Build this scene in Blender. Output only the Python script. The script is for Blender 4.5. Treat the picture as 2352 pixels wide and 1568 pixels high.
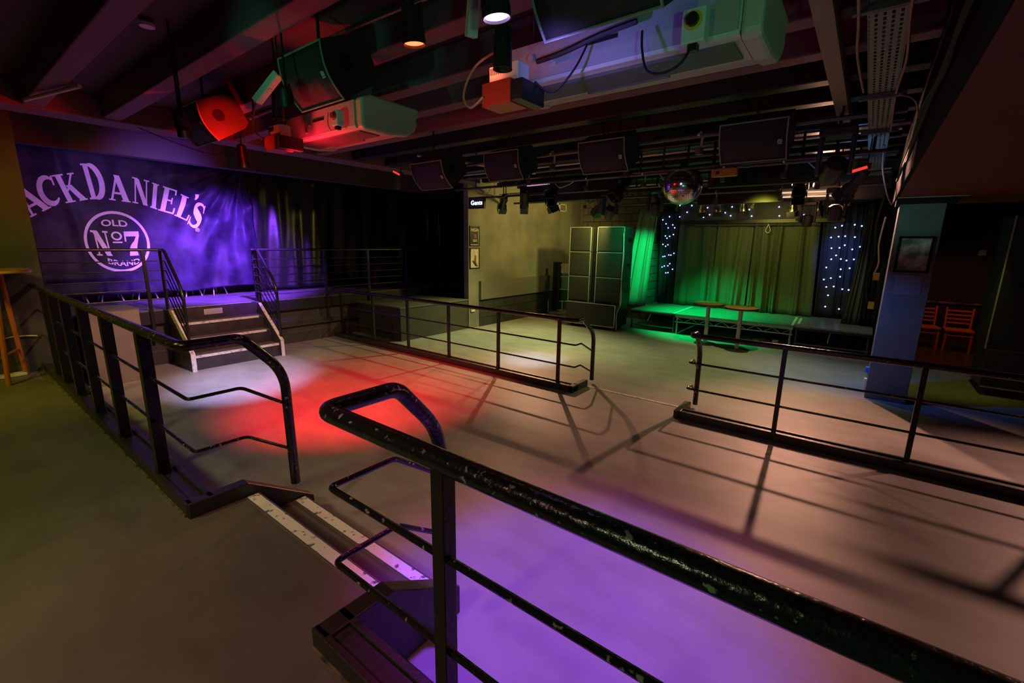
import bpy, math, random
from mathutils import Vector, Matrix
random.seed(7)
for o in list(bpy.data.objects): bpy.data.objects.remove(o)
SC = bpy.context.scene
COL = SC.collection

# ------------------------------------------------------------------ camera
cam_data = bpy.data.cameras.new('camera'); cam = bpy.data.objects.new('camera', cam_data); COL.objects.link(cam)
cam_data.sensor_width = 36; cam_data.lens = 36 * 1037 / 2352; cam_data.clip_start = 0.05; cam_data.clip_end = 100
cam.matrix_world = Matrix(((0.79076783, -0.14020056, 0.59584398, 0), (0.61196058, 0.15912511, -0.77471508, 0),
                           (0.01380175, 0.97725278, 0.21162823, 2.12), (0, 0, 0, 1)))
SC.camera = cam
SC.view_settings.view_transform = 'Standard'; SC.view_settings.look = 'None'
SC.view_settings.exposure = 0.0; SC.view_settings.gamma = 1.0; SC.view_settings.use_curve_mapping = False

# ------------------------------------------------------------------ world and lamps
wd = bpy.data.worlds.new('world'); SC.world = wd; wd.use_nodes = True
wd.node_tree.nodes['Background'].inputs[0].default_value = (0.5, 0.42, 0.3, 1)
wd.node_tree.nodes['Background'].inputs[1].default_value = 0.004

def lamp(name, loc, target, color, power, angle=60, blend=0.6, size=0.05, kind='SPOT'):
    d = bpy.data.lights.new(name, kind); d.color = color; d.energy = power
    if kind == 'SPOT':
        d.spot_size = math.radians(angle); d.spot_blend = blend
    d.shadow_soft_size = size
    o = bpy.data.objects.new(name, d); COL.objects.link(o); o.location = loc
    if target is not None:
        o.rotation_euler = (Vector(target) - Vector(loc)).to_track_quat('-Z', 'Y').to_euler()
    return o

# violet PAR over the dance floor and its magenta fringe
lamp('violet_spot', (-1.30, 1.56, 2.985), (-1.10, 2.0, 0), (0.10, 0.055, 1.0), 573.721, 50, 0.7, 0.05)
lamp('magenta_spot', (-1.28, 1.56, 2.985), (-1.10, 2.05, 0), (1.0, 0.02, 0.55), 116.356, 60, 0.45, 0.05)
lamp('red_spot', (-4.35, 1.72, 2.98), (-5.35, 3.45, 0), (1.0, 0.02, 0.03), 1840, 64, 1.0, 0.05)
lamp('ice_spot', (-5.0, 1.55, 3.0), (-7.3, 2.75, 0), (0.50, 0.50, 1.0), 1800, 34, 1.0, 0.05)
lamp('ice_spot_mid', (-4.3, 6.6, 3.0), (-4.75, 6.75, 0), (0.36, 0.46, 1.0), 393.822, 30, 1.0, 0.05)
lamp('ice_spot_far', (-0.5, 7.4, 3.0), (-0.35, 9.1, 0), (0.36, 0.46, 1.0), 160, 52, 1.0, 0.05)
lamp('banner_violet_spot', (-7.9, 3.7, 3.2), (-10.9, 4.0, 1.35), (0.24, 0.05, 1.0), 5100, 66, 0.9, 0.06)
lamp('banner_pale_spot', (-7.0, 2.6, 3.05), (-10.9, 2.6, 2.5), (0.50, 0.28, 1.0), 236.25, 56, 0.9, 0.06)
lamp('bulkhead_violet_fill', (-7.9, 3.0, 2.9), (-9.4, 2.7, 3.40), (0.20, 0.05, 1.0), 80, 62, 1.0, 0.05)  # unseen uplight added to turn the fascia beam violet
lamp('stairs_warm_fill', (-5.6, 2.7, 3.2), (-9.0, 2.9, 0.5), (1.0, 0.5, 0.42), 480, 76, 0.9, 0.06)  # unseen flood added to brighten the stair fronts
# warm flood lamps in the rig over the stage end
lamp('warm_flood_left', (-7.3, 10.3, 3.55), (-2.5, 3.9, 0), (1.0, 0.50, 0.27), 844.8, 52, 0.9, 0.05)
lamp('warm_flood_right', (-0.85, 10.15, 3.25), (0.5, 3.6, 0), (1.0, 0.46, 0.30), 943.92, 76, 0.9, 0.06)
lamp('right_peach_fill', (2.9, 8.4, 2.7), (1.7, 4.9, 0), (1.0, 0.46, 0.34), 380, 70, 0.9, 0.08)  # unseen flood outside the rig, added to lift the right-hand floor
lamp('lantern_amber_fill', (-2.1, 11.3, 2.72), (-2.3, 12.2, 3.1), (1.0, 0.72, 0.28), 22, 140, 0.8, 0.04)  # unseen lamp added to make the chrome lanterns show
lamp('speaker_green_fill', (-2.6, -0.6, 1.9), (-3.5, 2.0, 3.35), (0.12, 1.0, 0.45), 67.5, 24, 0.9, 0.06)  # unseen spot behind the viewer, added to tint a loudspeaker green
lamp('olive_flood_wall', (-5.0, 9.9, 3.0), (-7.75, 10.6, 1.8), (1.0, 0.76, 0.18), 240.975, 125, 0.6, 0.06)
lamp('olive_wall_upper', (-5.7, 11.9, 3.1), (-7.75, 11.6, 2.3), (1.0, 0.76, 0.18), 45, 120, 0.7, 0.06)
lamp('olive_floor_flood', (-5.6, 8.6, 3.1), (-5.9, 7.6, 0), (0.82, 0.86, 0.32), 629.85, 110, 0.9, 0.06)
lamp('olive_stage_front', (-1.6, 9.2, 3.1), (-2.0, 8.7, 0), (0.82, 0.9, 0.32), 224.4, 100, 0.9, 0.06)
lamp('stage_green', (-3.7, 10.95, 2.95), (-3.05, 11.75, 0.5), (0.0, 1.0, 0.20), 1150, 74, 1.0, 0.06)
lamp('leg_curtain_green', (-3.7, 10.6, 2.7), (-5.05, 12.2, 1.7), (0.0, 1.0, 0.22), 420, 46, 0.8, 0.06)
lamp('stack_green', (-3.9, 9.5, 2.95), (-4.9, 10.5, 2.2), (0.0, 1.0, 0.3), 180, 60, 0.9, 0.05)
lamp('backdrop_olive', (-1.9, 9.7, 2.95), (-1.7, 13.0, 1.9), (0.70, 0.68, 0.06), 144.5, 62, 0.8, 0.06)
lamp('stage_warm_right', (-0.6, 10.7, 3.1), (-0.3, 12.0, 0.5), (0.9, 0.85, 0.62), 170, 62, 0.8, 0.06)
lamp('star_blue_fill', (-0.6, 11.4, 2.9), (-0.5, 13.0, 1.9), (0.1, 0.2, 1.0), 110, 40, 0.9, 0.06)  # added lamp supplying the blue that the LEDs throw on the cloth
lamp('pillar_blue', (-1.0, 6.9, 2.2), (0.2, 8.1, 1.05), (0.07, 0.27, 1.0), 90.75, 48, 0.9, 0.05)
lamp('pillar_teal', (-0.4, 6.6, 2.5), (0.5, 8.1, 2.5), (0.2, 0.85, 0.55), 22, 34, 1.0, 0.05)
lamp('tray_blue', (-0.3, 6.4, 2.7), (-0.08, 6.6, 3.2), (0.1, 0.4, 1.0), 6, 150, 0.5, 0.03)
# unseen lamps behind and beside the viewer, with some added fill spots
lamp('bar_olive', (-6.6, -0.9, 3.1), (-8.2, 0.5, 1.2), (0.85, 0.72, 0.03), 170, 110, 0.9, 0.2)
lamp('bar_warm', (-1.8, -1.6, 3.2), (-2.1, 0.9, 0.3), (1.0, 0.50, 0.38), 154.7, 70, 0.9, 0.12)
lamp('bar_front', (0.6, -2.6, 3.1), (0.6, 2.6, 0), (1.0, 0.45, 0.30), 66, 80, 0.9, 0.12)
lamp('rail_glint_fill', (-0.9, -1.0, 2.5), (-0.5, 0.85, 1.5), (0.95, 1.0, 0.55), 14, 120, 0.6, 0.025)  # lamp added only to draw a highlight along the near handrail
lamp('bar_olive_near', (-4.2, -1.2, 3.1), (-4.6, -0.1, 0.36), (0.72, 0.78, 0.20), 143.438, 110, 0.9, 0.2)
lamp('bar_green', (1.6, -1.0, 1.7), (-0.8, 2.0, 3.0), (0.12, 1.0, 0.55), 75, 44, 0.9, 0.12)
lamp('rail_green_fill', (1.5, -0.9, 0.95), (0.2, 0.83, 1.48), (0.12, 1.0, 0.30), 34, 58, 0.9, 0.05)  # spot added to put a green stripe on the front handrail
lamp('red_box_spot_right', (-4.15, 2.2, 2.78), (-3.95, 2.42, 3.12), (1.0, 0.01, 0.03), 34, 150, 0.8, 0.03)
lamp('power_box_red_fill', (-4.55, 1.85, 2.9), (-4.25, 2.12, 3.02), (1.0, 0.03, 0.02), 3.2, 42, 0.8, 0.03)  # small spot added to redden the left power box
lamp('red_box_spot_left', (-4.80, 2.20, 3.0), (-5.33, 2.15, 3.14), (1.0, 0.008, 0.004), 130, 62, 0.3, 0.03)
lamp('violet_back_fill', (-1.32, 1.90, 2.92), (-1.32, 2.40, 3.10), (0.28, 0.16, 1.0), 9, 120, 1.0, 0.02)  # small unseen spot added to colour the back plate violet
lamp('red_back_fill', (-1.82, 2.0, 3.06), (-1.70, 2.40, 3.12), (1.0, 0.12, 0.06), 2.2, 120, 1.0, 0.02)  # small unseen spot added for red at the plate's left
lamp('power_box_fill', (-1.75, 1.75, 2.80), (-1.72, 2.06, 2.93), (1.0, 0.35, 0.25), 1.6, 90, 0.9, 0.02)  # added spot that brightens the front of the power box
lamp('side_room_lamp', (1.5, 12.2, 2.9), (1.7, 13.4, 0), (1.0, 0.3, 0.12), 63, 110, 0.8, 0.1)
lamp('side_olive', (1.25, 9.0, 2.7), (1.1, 9.9, 0), (0.55, 0.62, 0.05), 40, 60, 0.8, 0.05)

# ------------------------------------------------------------------ materials
def mat(name, col, rough=0.6, metal=0.0, spec=0.5, col2=None, nscale=6.0, bump=0.0, bscale=60.0, nlo=0.4, nhi=0.65, emit=None, estr=0.0, alpha=None, coat=0.0):
    m = bpy.data.materials.new(name); m.use_nodes = True
    nt = m.node_tree; b = nt.nodes['Principled BSDF']
    b.inputs['Base Color'].default_value = (*col, 1); b.inputs['Roughness'].default_value = rough
    b.inputs['Metallic'].default_value = metal; b.inputs['Specular IOR Level'].default_value = spec
    if coat: b.inputs['Coat Weight'].default_value = coat
    tc = nt.nodes.new('ShaderNodeTexCoord')
    if col2 is not None:
        n = nt.nodes.new('ShaderNodeTexNoise'); n.inputs['Scale'].default_value = nscale; n.inputs['Detail'].default_value = 6
        nt.links.new(tc.outputs['Object'], n.inputs['Vector'])
        r = nt.nodes.new('ShaderNodeValToRGB'); r.color_ramp.elements[0].position = nlo; r.color_ramp.elements[1].position = nhi
        r.color_ramp.elements[0].color = (*col, 1); r.color_ramp.elements[1].color = (*col2, 1)
        nt.links.new(n.outputs['Fac'], r.inputs['Fac']); nt.links.new(r.outputs['Color'], b.inputs['Base Color'])
    if bump:
        n2 = nt.nodes.new('ShaderNodeTexNoise'); n2.inputs['Scale'].default_value = bscale; n2.inputs['Detail'].default_value = 4
        nt.links.new(tc.outputs['Object'], n2.inputs['Vector'])
        bp = nt.nodes.new('ShaderNodeBump'); bp.inputs['Strength'].default_value = bump; bp.inputs['Distance'].default_value = 0.01
        nt.links.new(n2.outputs['Fac'], bp.inputs['Height']); nt.links.new(bp.outputs['Normal'], b.inputs['Normal'])
    if emit:
        b.inputs['Emission Color'].default_value = (*emit, 1); b.inputs['Emission Strength'].default_value = estr
    return m

def brick_mat(name, c1, c2, mortar, sx=1.0, rough=0.6, bw=0.44, rh=0.22, axis='x'):
    m = bpy.data.materials.new(name); m.use_nodes = True
    nt = m.node_tree; b = nt.nodes['Principled BSDF']; b.inputs['Roughness'].default_value = rough
    tc = nt.nodes.new('ShaderNodeTexCoord'); sep = nt.nodes.new('ShaderNodeSeparateXYZ'); cmb = nt.nodes.new('ShaderNodeCombineXYZ')
    nt.links.new(tc.outputs['Object'], sep.inputs[0])
    nt.links.new(sep.outputs['X' if axis == 'x' else 'Y'], cmb.inputs['X']); nt.links.new(sep.outputs['Z'], cmb.inputs['Y'])
    br = nt.nodes.new('ShaderNodeTexBrick'); br.inputs['Scale'].default_value = 1.0
    br.inputs['Brick Width'].default_value = bw; br.inputs['Row Height'].default_value = rh; br.inputs['Mortar Size'].default_value = 0.012
    br.inputs['Color1'].default_value = (*c1, 1); br.inputs['Color2'].default_value = (*c2, 1); br.inputs['Mortar'].default_value = (*mortar, 1)
    nt.links.new(cmb.outputs[0], br.inputs['Vector']); nt.links.new(br.outputs['Color'], b.inputs['Base Color'])
    bp = nt.nodes.new('ShaderNodeBump'); bp.inputs['Strength'].default_value = 0.8; bp.inputs['Distance'].default_value = 0.01; bp.invert = True
    nt.links.new(br.outputs['Fac'], bp.inputs['Height']); nt.links.new(bp.outputs['Normal'], b.inputs['Normal'])
    return m

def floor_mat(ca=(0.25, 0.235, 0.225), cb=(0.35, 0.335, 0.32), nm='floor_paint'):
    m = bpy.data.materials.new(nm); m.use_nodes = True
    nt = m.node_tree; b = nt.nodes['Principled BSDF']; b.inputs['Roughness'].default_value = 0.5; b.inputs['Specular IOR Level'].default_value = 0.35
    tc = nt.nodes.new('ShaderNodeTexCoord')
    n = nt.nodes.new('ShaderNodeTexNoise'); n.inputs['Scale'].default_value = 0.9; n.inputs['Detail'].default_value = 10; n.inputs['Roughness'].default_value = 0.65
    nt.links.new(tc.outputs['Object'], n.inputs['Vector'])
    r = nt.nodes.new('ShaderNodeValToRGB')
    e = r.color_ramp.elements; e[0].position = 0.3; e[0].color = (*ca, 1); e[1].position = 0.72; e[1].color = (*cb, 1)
    nt.links.new(n.outputs['Fac'], r.inputs['Fac'])
    # scuffs: stretched noise
    mp = nt.nodes.new('ShaderNodeMapping'); mp.inputs['Scale'].default_value = (1.0, 2.2, 1); mp.inputs['Rotation'].default_value = (0, 0, 0.6)
    nt.links.new(tc.outputs['Object'], mp.inputs['Vector'])
    n2 = nt.nodes.new('ShaderNodeTexNoise'); n2.inputs['Scale'].default_value = 2.2; n2.inputs['Detail'].default_value = 8
    nt.links.new(mp.outputs[0], n2.inputs['Vector'])
    r2 = nt.nodes.new('ShaderNodeValToRGB'); f = r2.color_ramp.elements
    f[0].position = 0.42; f[0].color = (1, 1, 1, 1); f[1].position = 0.75; f[1].color = (0.6, 0.58, 0.56, 1)
    nt.links.new(n2.outputs['Fac'], r2.inputs['Fac'])
    mx = nt.nodes.new('ShaderNodeMix'); mx.data_type = 'RGBA'; mx.blend_type = 'MULTIPLY'; mx.inputs['Factor'].default_value = 0.5
    nt.links.new(r.outputs[0], mx.inputs['A']); nt.links.new(r2.outputs[0], mx.inputs['B'])
    # small pale flecks of stuck confetti
    v = nt.nodes.new('ShaderNodeTexVoronoi'); v.inputs['Scale'].default_value = 1.6
    nt.links.new(tc.outputs['Object'], v.inputs['Vector'])
    r3 = nt.nodes.new('ShaderNodeValToRGB'); g = r3.color_ramp.elements
    g[0].position = 0.012; g[0].color = (1, 1, 1, 1); g[1].position = 0.02; g[1].color = (0, 0, 0, 1)
    nt.links.new(v.outputs['Distance'], r3.inputs['Fac'])
    mx2 = nt.nodes.new('ShaderNodeMix'); mx2.data_type = 'RGBA'; mx2.inputs['B'].default_value = (0.6, 0.57, 0.52, 1)
    nt.links.new(r3.outputs[0], mx2.inputs['Factor']); nt.links.new(mx.outputs['Result'], mx2.inputs['A'])
    nt.links.new(mx2.outputs['Result'], b.inputs['Base Color'])
    n3 = nt.nodes.new('ShaderNodeTexNoise'); n3.inputs['Scale'].default_value = 120
    nt.links.new(tc.outputs['Object'], n3.inputs['Vector'])
    bp = nt.nodes.new('ShaderNodeBump'); bp.inputs['Strength'].default_value = 0.15; bp.inputs['Distance'].default_value = 0.004
    nt.links.new(n3.outputs['Fac'], bp.inputs['Height']); nt.links.new(bp.outputs['Normal'], b.inputs['Normal'])
    return m

M = {}
M['floor'] = floor_mat()
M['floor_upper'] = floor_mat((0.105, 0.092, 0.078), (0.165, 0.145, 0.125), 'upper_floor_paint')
M['black_wall'] = mat('black_wall_paint', (0.012, 0.012, 0.013), 0.5, bump=0.3, bscale=40)
M['ceiling'] = mat('dark_ceiling_paint', (0.045, 0.03, 0.036), 0.7, bump=0.5, bscale=90)
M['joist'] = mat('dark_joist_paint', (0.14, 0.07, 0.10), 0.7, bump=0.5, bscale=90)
M['bulk'] = mat('dark_bulkhead_paint', (0.05, 0.035, 0.05), 0.7, bump=0.5, bscale=90)
M['soffit'] = mat('dark_red_soffit_paint', (0.13, 0.014, 0.016), 0.75, bump=0.5, bscale=110)
M['soffit_side'] = mat('black_soffit_paint', (0.010, 0.010, 0.012), 0.8, spec=0.1, bump=0.4, bscale=80)
M['olive_wall'] = mat('grey_plaster_paint', (0.22, 0.205, 0.17), 0.6, col2=(0.14, 0.135, 0.12), nscale=1.3, bump=0.2, bscale=30)
M['left_wall'] = mat('worn_black_plaster', (0.055, 0.052, 0.045), 0.6, col2=(0.03, 0.028, 0.024), nscale=2.2, bump=0.3, bscale=30)
M['ledge'] = mat('grey_ledge_paint', (0.13, 0.125, 0.11), 0.55, bump=0.2)
M['block'] = brick_mat('grey_blockwork', (0.22, 0.20, 0.17), (0.18, 0.165, 0.14), (0.05, 0.045, 0.04))
M['dark_block'] = brick_mat('black_blockwork', (0.03, 0.03, 0.028), (0.022, 0.022, 0.02), (0.008, 0.008, 0.008), axis='y')
M['plat_block'] = brick_mat('brown_blockwork', (0.065, 0.055, 0.048), (0.05, 0.043, 0.038), (0.09, 0.08, 0.07), axis='y', bw=1.4, rh=0.24)
M['plat_box'] = mat('dark_ply_paint', (0.055, 0.055, 0.045), 0.5, col2=(0.04, 0.04, 0.034), nscale=3, bump=0.2)
M['platform'] = mat('platform_vinyl', (0.16, 0.155, 0.165), 0.45, col2=(0.10, 0.10, 0.11), nscale=3)
M['fascia'] = mat('black_fascia_paint', (0.02, 0.019, 0.018), 0.45)
M['rail'] = mat('chipped_black_gloss', (0.010, 0.011, 0.011), 0.22, spec=0.75, col2=(0.26, 0.25, 0.20), nscale=30, nlo=0.63, nhi=0.68, bump=0.35, bscale=40)
M['rail_clean'] = mat('black_gloss_paint', (0.010, 0.010, 0.010), 0.3, spec=0.6, col2=(0.05, 0.045, 0.04), nscale=30, nlo=0.7, nhi=0.78, bump=0.15, bscale=50)
M['kerb'] = mat('worn_black_kerb_paint', (0.022, 0.021, 0.018), 0.42, spec=0.6, col2=(0.12, 0.09, 0.06), nscale=11, nlo=0.66, nhi=0.74, bump=0.4, bscale=25)
M['kerb_edge'] = mat('bare_edge', (0.28, 0.22, 0.15), 0.5, metal=0.4, col2=(0.05, 0.04, 0.03), nscale=14)
M['nosing'] = mat('scuffed_white_nosing', (0.88, 0.85, 0.82), 0.5, col2=(0.16, 0.15, 0.14), nscale=20, nlo=0.58, nhi=0.66, bump=0.4, bscale=30)
M['nosing_grey'] = mat('scuffed_grey_nosing', (0.72, 0.66, 0.62), 0.45, col2=(0.25, 0.22, 0.20), nscale=16, nlo=0.5, nhi=0.72, bump=0.3, bscale=30)
M['alu'] = mat('aluminium', (0.55, 0.55, 0.56), 0.35, metal=0.9)
M['alu_dull'] = mat('dull_aluminium', (0.42, 0.42, 0.42), 0.5, metal=0.5, bump=0.15)
M['riser'] = mat('step_riser_paint', (0.045, 0.036, 0.04), 0.4, col2=(0.028, 0.022, 0.024), nscale=7)
M['tread'] = mat('step_tread_vinyl', (0.13, 0.11, 0.12), 0.35)
M['bin'] = mat('grey_brown_panel', (0.24, 0.19, 0.165), 0.6, col2=(0.2, 0.155, 0.135), nscale=2)
M['bin_side_lit'] = mat('panel_side_lit_tint', (0.16, 0.15, 0.06), 0.5)  # yellow light on the box's side face is put into this colour
M['banner'] = mat('banner_pvc', (0.014, 0.012, 0.024), 0.5, spec=0.15, col2=(0.035, 0.03, 0.06), nscale=3.0, bump=0.25, bscale=7)
M['print'] = mat('banner_print', (0.82, 0.76, 0.84), 0.5, col2=(0.66, 0.6, 0.7), nscale=5)
M['drape'] = mat('black_pvc_drape', (0.012, 0.013, 0.012), 0.36, spec=0.6, bump=0.4, bscale=6)
M['gloss_black'] = mat('gloss_black_panel', (0.006, 0.008, 0.009), 0.16, spec=0.7)
M['pale_leg'] = mat('pale_metal_leg', (0.55, 0.5, 0.55), 0.4, metal=0.2)
M['dark_seat'] = mat('dark_seat_vinyl', (0.02, 0.015, 0.02), 0.4)
M['grille'] = mat('speaker_grille', (0.022, 0.027, 0.023), 0.55, metal=0.2, bump=0.9, bscale=260)
M['grille_rim'] = mat('speaker_grille_rim', (0.22, 0.25, 0.2), 0.45, metal=0.2, bump=0.5, bscale=150)
M['cab'] = mat('speaker_cabinet_paint', (0.018, 0.018, 0.018), 0.5, bump=0.3, bscale=140)
M['cab_red'] = M['cab']
M['cup'] = mat('handle_cup_plastic', (0.008, 0.008, 0.008), 0.3)
M['logo'] = mat('pale_badge', (0.5, 0.5, 0.48), 0.4)
M['ac'] = mat('off_white_ac_plastic', (0.46, 0.40, 0.32), 0.4)
M['ac_plate'] = mat('galvanised_back_plate', (0.45, 0.46, 0.48), 0.38, metal=0.35)
M['ac_dark'] = mat('ac_grille_recess', (0.11, 0.10, 0.085), 0.5)
M['black_metal'] = mat('black_metal', (0.012, 0.012, 0.012), 0.4, spec=0.5)
M['head'] = mat('moving_head_plastic', (0.035, 0.036, 0.036), 0.4)
M['rig_metal'] = mat('rig_tube_metal', (0.10, 0.10, 0.095), 0.4, metal=0.5)
M['white_plastic'] = mat('white_plastic', (0.6, 0.58, 0.54), 0.4)
M['red_plastic'] = mat('red_knob_plastic', (0.55, 0.04, 0.02), 0.35)
M['yellow_plastic'] = mat('yellow_plate_plastic', (0.65, 0.42, 0.03), 0.4)
M['orange'] = mat('orange_case_paint', (0.50, 0.20, 0.02), 0.5)
M['cable'] = mat('black_cable', (0.012, 0.012, 0.012), 0.55, spec=0.3)
M['cable_tan'] = mat('tan_cable', (0.34, 0.22, 0.15), 0.5)
M['cable_white'] = mat('white_cable', (0.6, 0.57, 0.45), 0.5)
M['tray'] = mat('galvanised_tray', (0.24, 0.26, 0.22), 0.5, metal=0.5)
M['chrome'] = mat('chrome_lamp_body', (0.75, 0.68, 0.5), 0.2, metal=1.0)
M['mirror'] = mat('mirror_tile', (0.8, 0.78, 0.8), 0.16, metal=1.0)
M['wood'] = mat('table_top_veneer', (0.36, 0.16, 0.04), 0.35, col2=(0.24, 0.10, 0.03), nscale=8)
M['table_edge'] = mat('table_edge_band', (0.03, 0.02, 0.012), 0.4)
M['steel_post'] = mat('brushed_steel_column', (0.5, 0.5, 0.48), 0.4, metal=0.6)
M['stage_top'] = mat('stage_deck_ply', (0.20, 0.23, 0.21), 0.32, col2=(0.12, 0.14, 0.13), nscale=9, nlo=0.5, nhi=0.75)
M['tape'] = mat('pale_gaffer_tape', (0.75, 0.78, 0.55), 0.5, col2=(0.3, 0.3, 0.2), nscale=18, nlo=0.55, nhi=0.65)
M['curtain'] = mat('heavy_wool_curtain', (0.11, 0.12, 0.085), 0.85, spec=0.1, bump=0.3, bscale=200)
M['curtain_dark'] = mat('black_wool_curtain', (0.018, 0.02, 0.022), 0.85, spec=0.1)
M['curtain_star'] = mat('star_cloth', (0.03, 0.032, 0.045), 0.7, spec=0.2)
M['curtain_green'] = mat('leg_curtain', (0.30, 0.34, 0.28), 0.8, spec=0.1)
M['led'] = mat('star_led', (0.7, 0.8, 1.0), 0.3, emit=(0.30, 0.45, 1.0), estr=5)
M['em_violet'] = mat('lit_violet_led_face', (0.8, 0.7, 1.0), 0.3, emit=(0.62, 0.42, 1.0), estr=11)
M['em_red'] = mat('lit_red_led_face', (1.0, 0.2, 0.1), 0.3, emit=(1.0, 0.10, 0.035), estr=5)
M['em_red_soft'] = mat('red_glowing_strip', (1.0, 0.1, 0.05), 0.3, emit=(1.0, 0.03, 0.015), estr=1.6)
M['em_warm'] = mat('lit_warm_led_face', (1.0, 0.8, 0.5), 0.3, emit=(1.0, 0.55, 0.28), estr=7)
M['em_teal'] = mat('lit_teal_lens', (0.1, 0.8, 0.7), 0.3, emit=(0.0, 0.75, 0.62), estr=0.9)
M['em_pink'] = mat('pink_white_tube', (0.9, 0.7, 0.9), 0.3, emit=(0.85, 0.42, 0.9), estr=0.65)
M['em_amber'] = mat('warm_white_tube', (0.9, 0.8, 0.5), 0.3, emit=(1.0, 0.7, 0.5), estr=0.8)
M['em_sign'] = mat('lit_sign_letters', (0.9, 0.95, 1.0), 0.3, emit=(0.8, 0.9, 1.0), estr=2.4)
M['sign_face'] = mat('lit_sign_face', (0.10, 0.12, 0.15), 0.3)
M['paper_black'] = mat('black_poster', (0.01, 0.01, 0.012), 0.35)
M['paper_white'] = mat('white_poster', (0.7, 0.68, 0.62), 0.4, col2=(0.55, 0.5, 0.45), nscale=6)
M['pink'] = mat('pink_print', (0.7, 0.12, 0.3), 0.5)
M['purple'] = mat('purple_print', (0.18, 0.05, 0.22), 0.5)
M['brown'] = mat('brown_print', (0.25, 0.12, 0.04), 0.5)
M['dark_print'] = mat('dark_print', (0.03, 0.03, 0.03), 0.5)
M['pillar'] = mat('pillar_paint', (0.10, 0.11, 0.12), 0.45, col2=(0.075, 0.08, 0.09), nscale=2.5, bump=0.3, bscale=40)
M['pillar_patch'] = mat('smooth_pillar_patch', (0.13, 0.13, 0.16), 0.4)
M['frame_glass'] = mat('scratched_black_board', (0.08, 0.09, 0.09), 0.3, spec=0.7, col2=(0.6, 0.64, 0.62), nscale=7, nlo=0.42, nhi=0.75)
M['side_floor'] = mat('brown_side_floor', (0.05, 0.028, 0.014), 0.25, spec=0.6)
M['chair_wood'] = mat('orange_brown_wood', (0.42, 0.10, 0.025), 0.35)
M['pale_wood'] = mat('pale_wood_leg', (0.55, 0.32, 0.18), 0.4)
M['blue'] = mat('blue_socket', (0.01, 0.12, 0.6), 0.4)
M['band'] = mat('speckled_grey_band', (0.07, 0.06, 0.062), 0.6, bump=0.6, bscale=120)
M['caster'] = mat('caster_rubber', (0.02, 0.02, 0.02), 0.5)
M['sub_face'] = mat('speaker_stack_grille', (0.020, 0.021, 0.016), 0.55, bump=0.5, bscale=200)
M['sub_body'] = mat('speaker_stack_case', (0.03, 0.03, 0.028), 0.45, bump=0.2)
M['edge_metal'] = mat('worn_metal_edge', (0.5, 0.5, 0.42), 0.4, metal=0.5)
M['yellow'] = mat('yellow_cable', (0.6, 0.5, 0.03), 0.5)
M['stool_wood'] = mat('table_leg_wood', (0.42, 0.12, 0.03), 0.35)

# ------------------------------------------------------------------ mesh builder
WL = {}   # world location of every object built
def wloc(o): return WL.get(o.name, Vector((0, 0, 0)))

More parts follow.
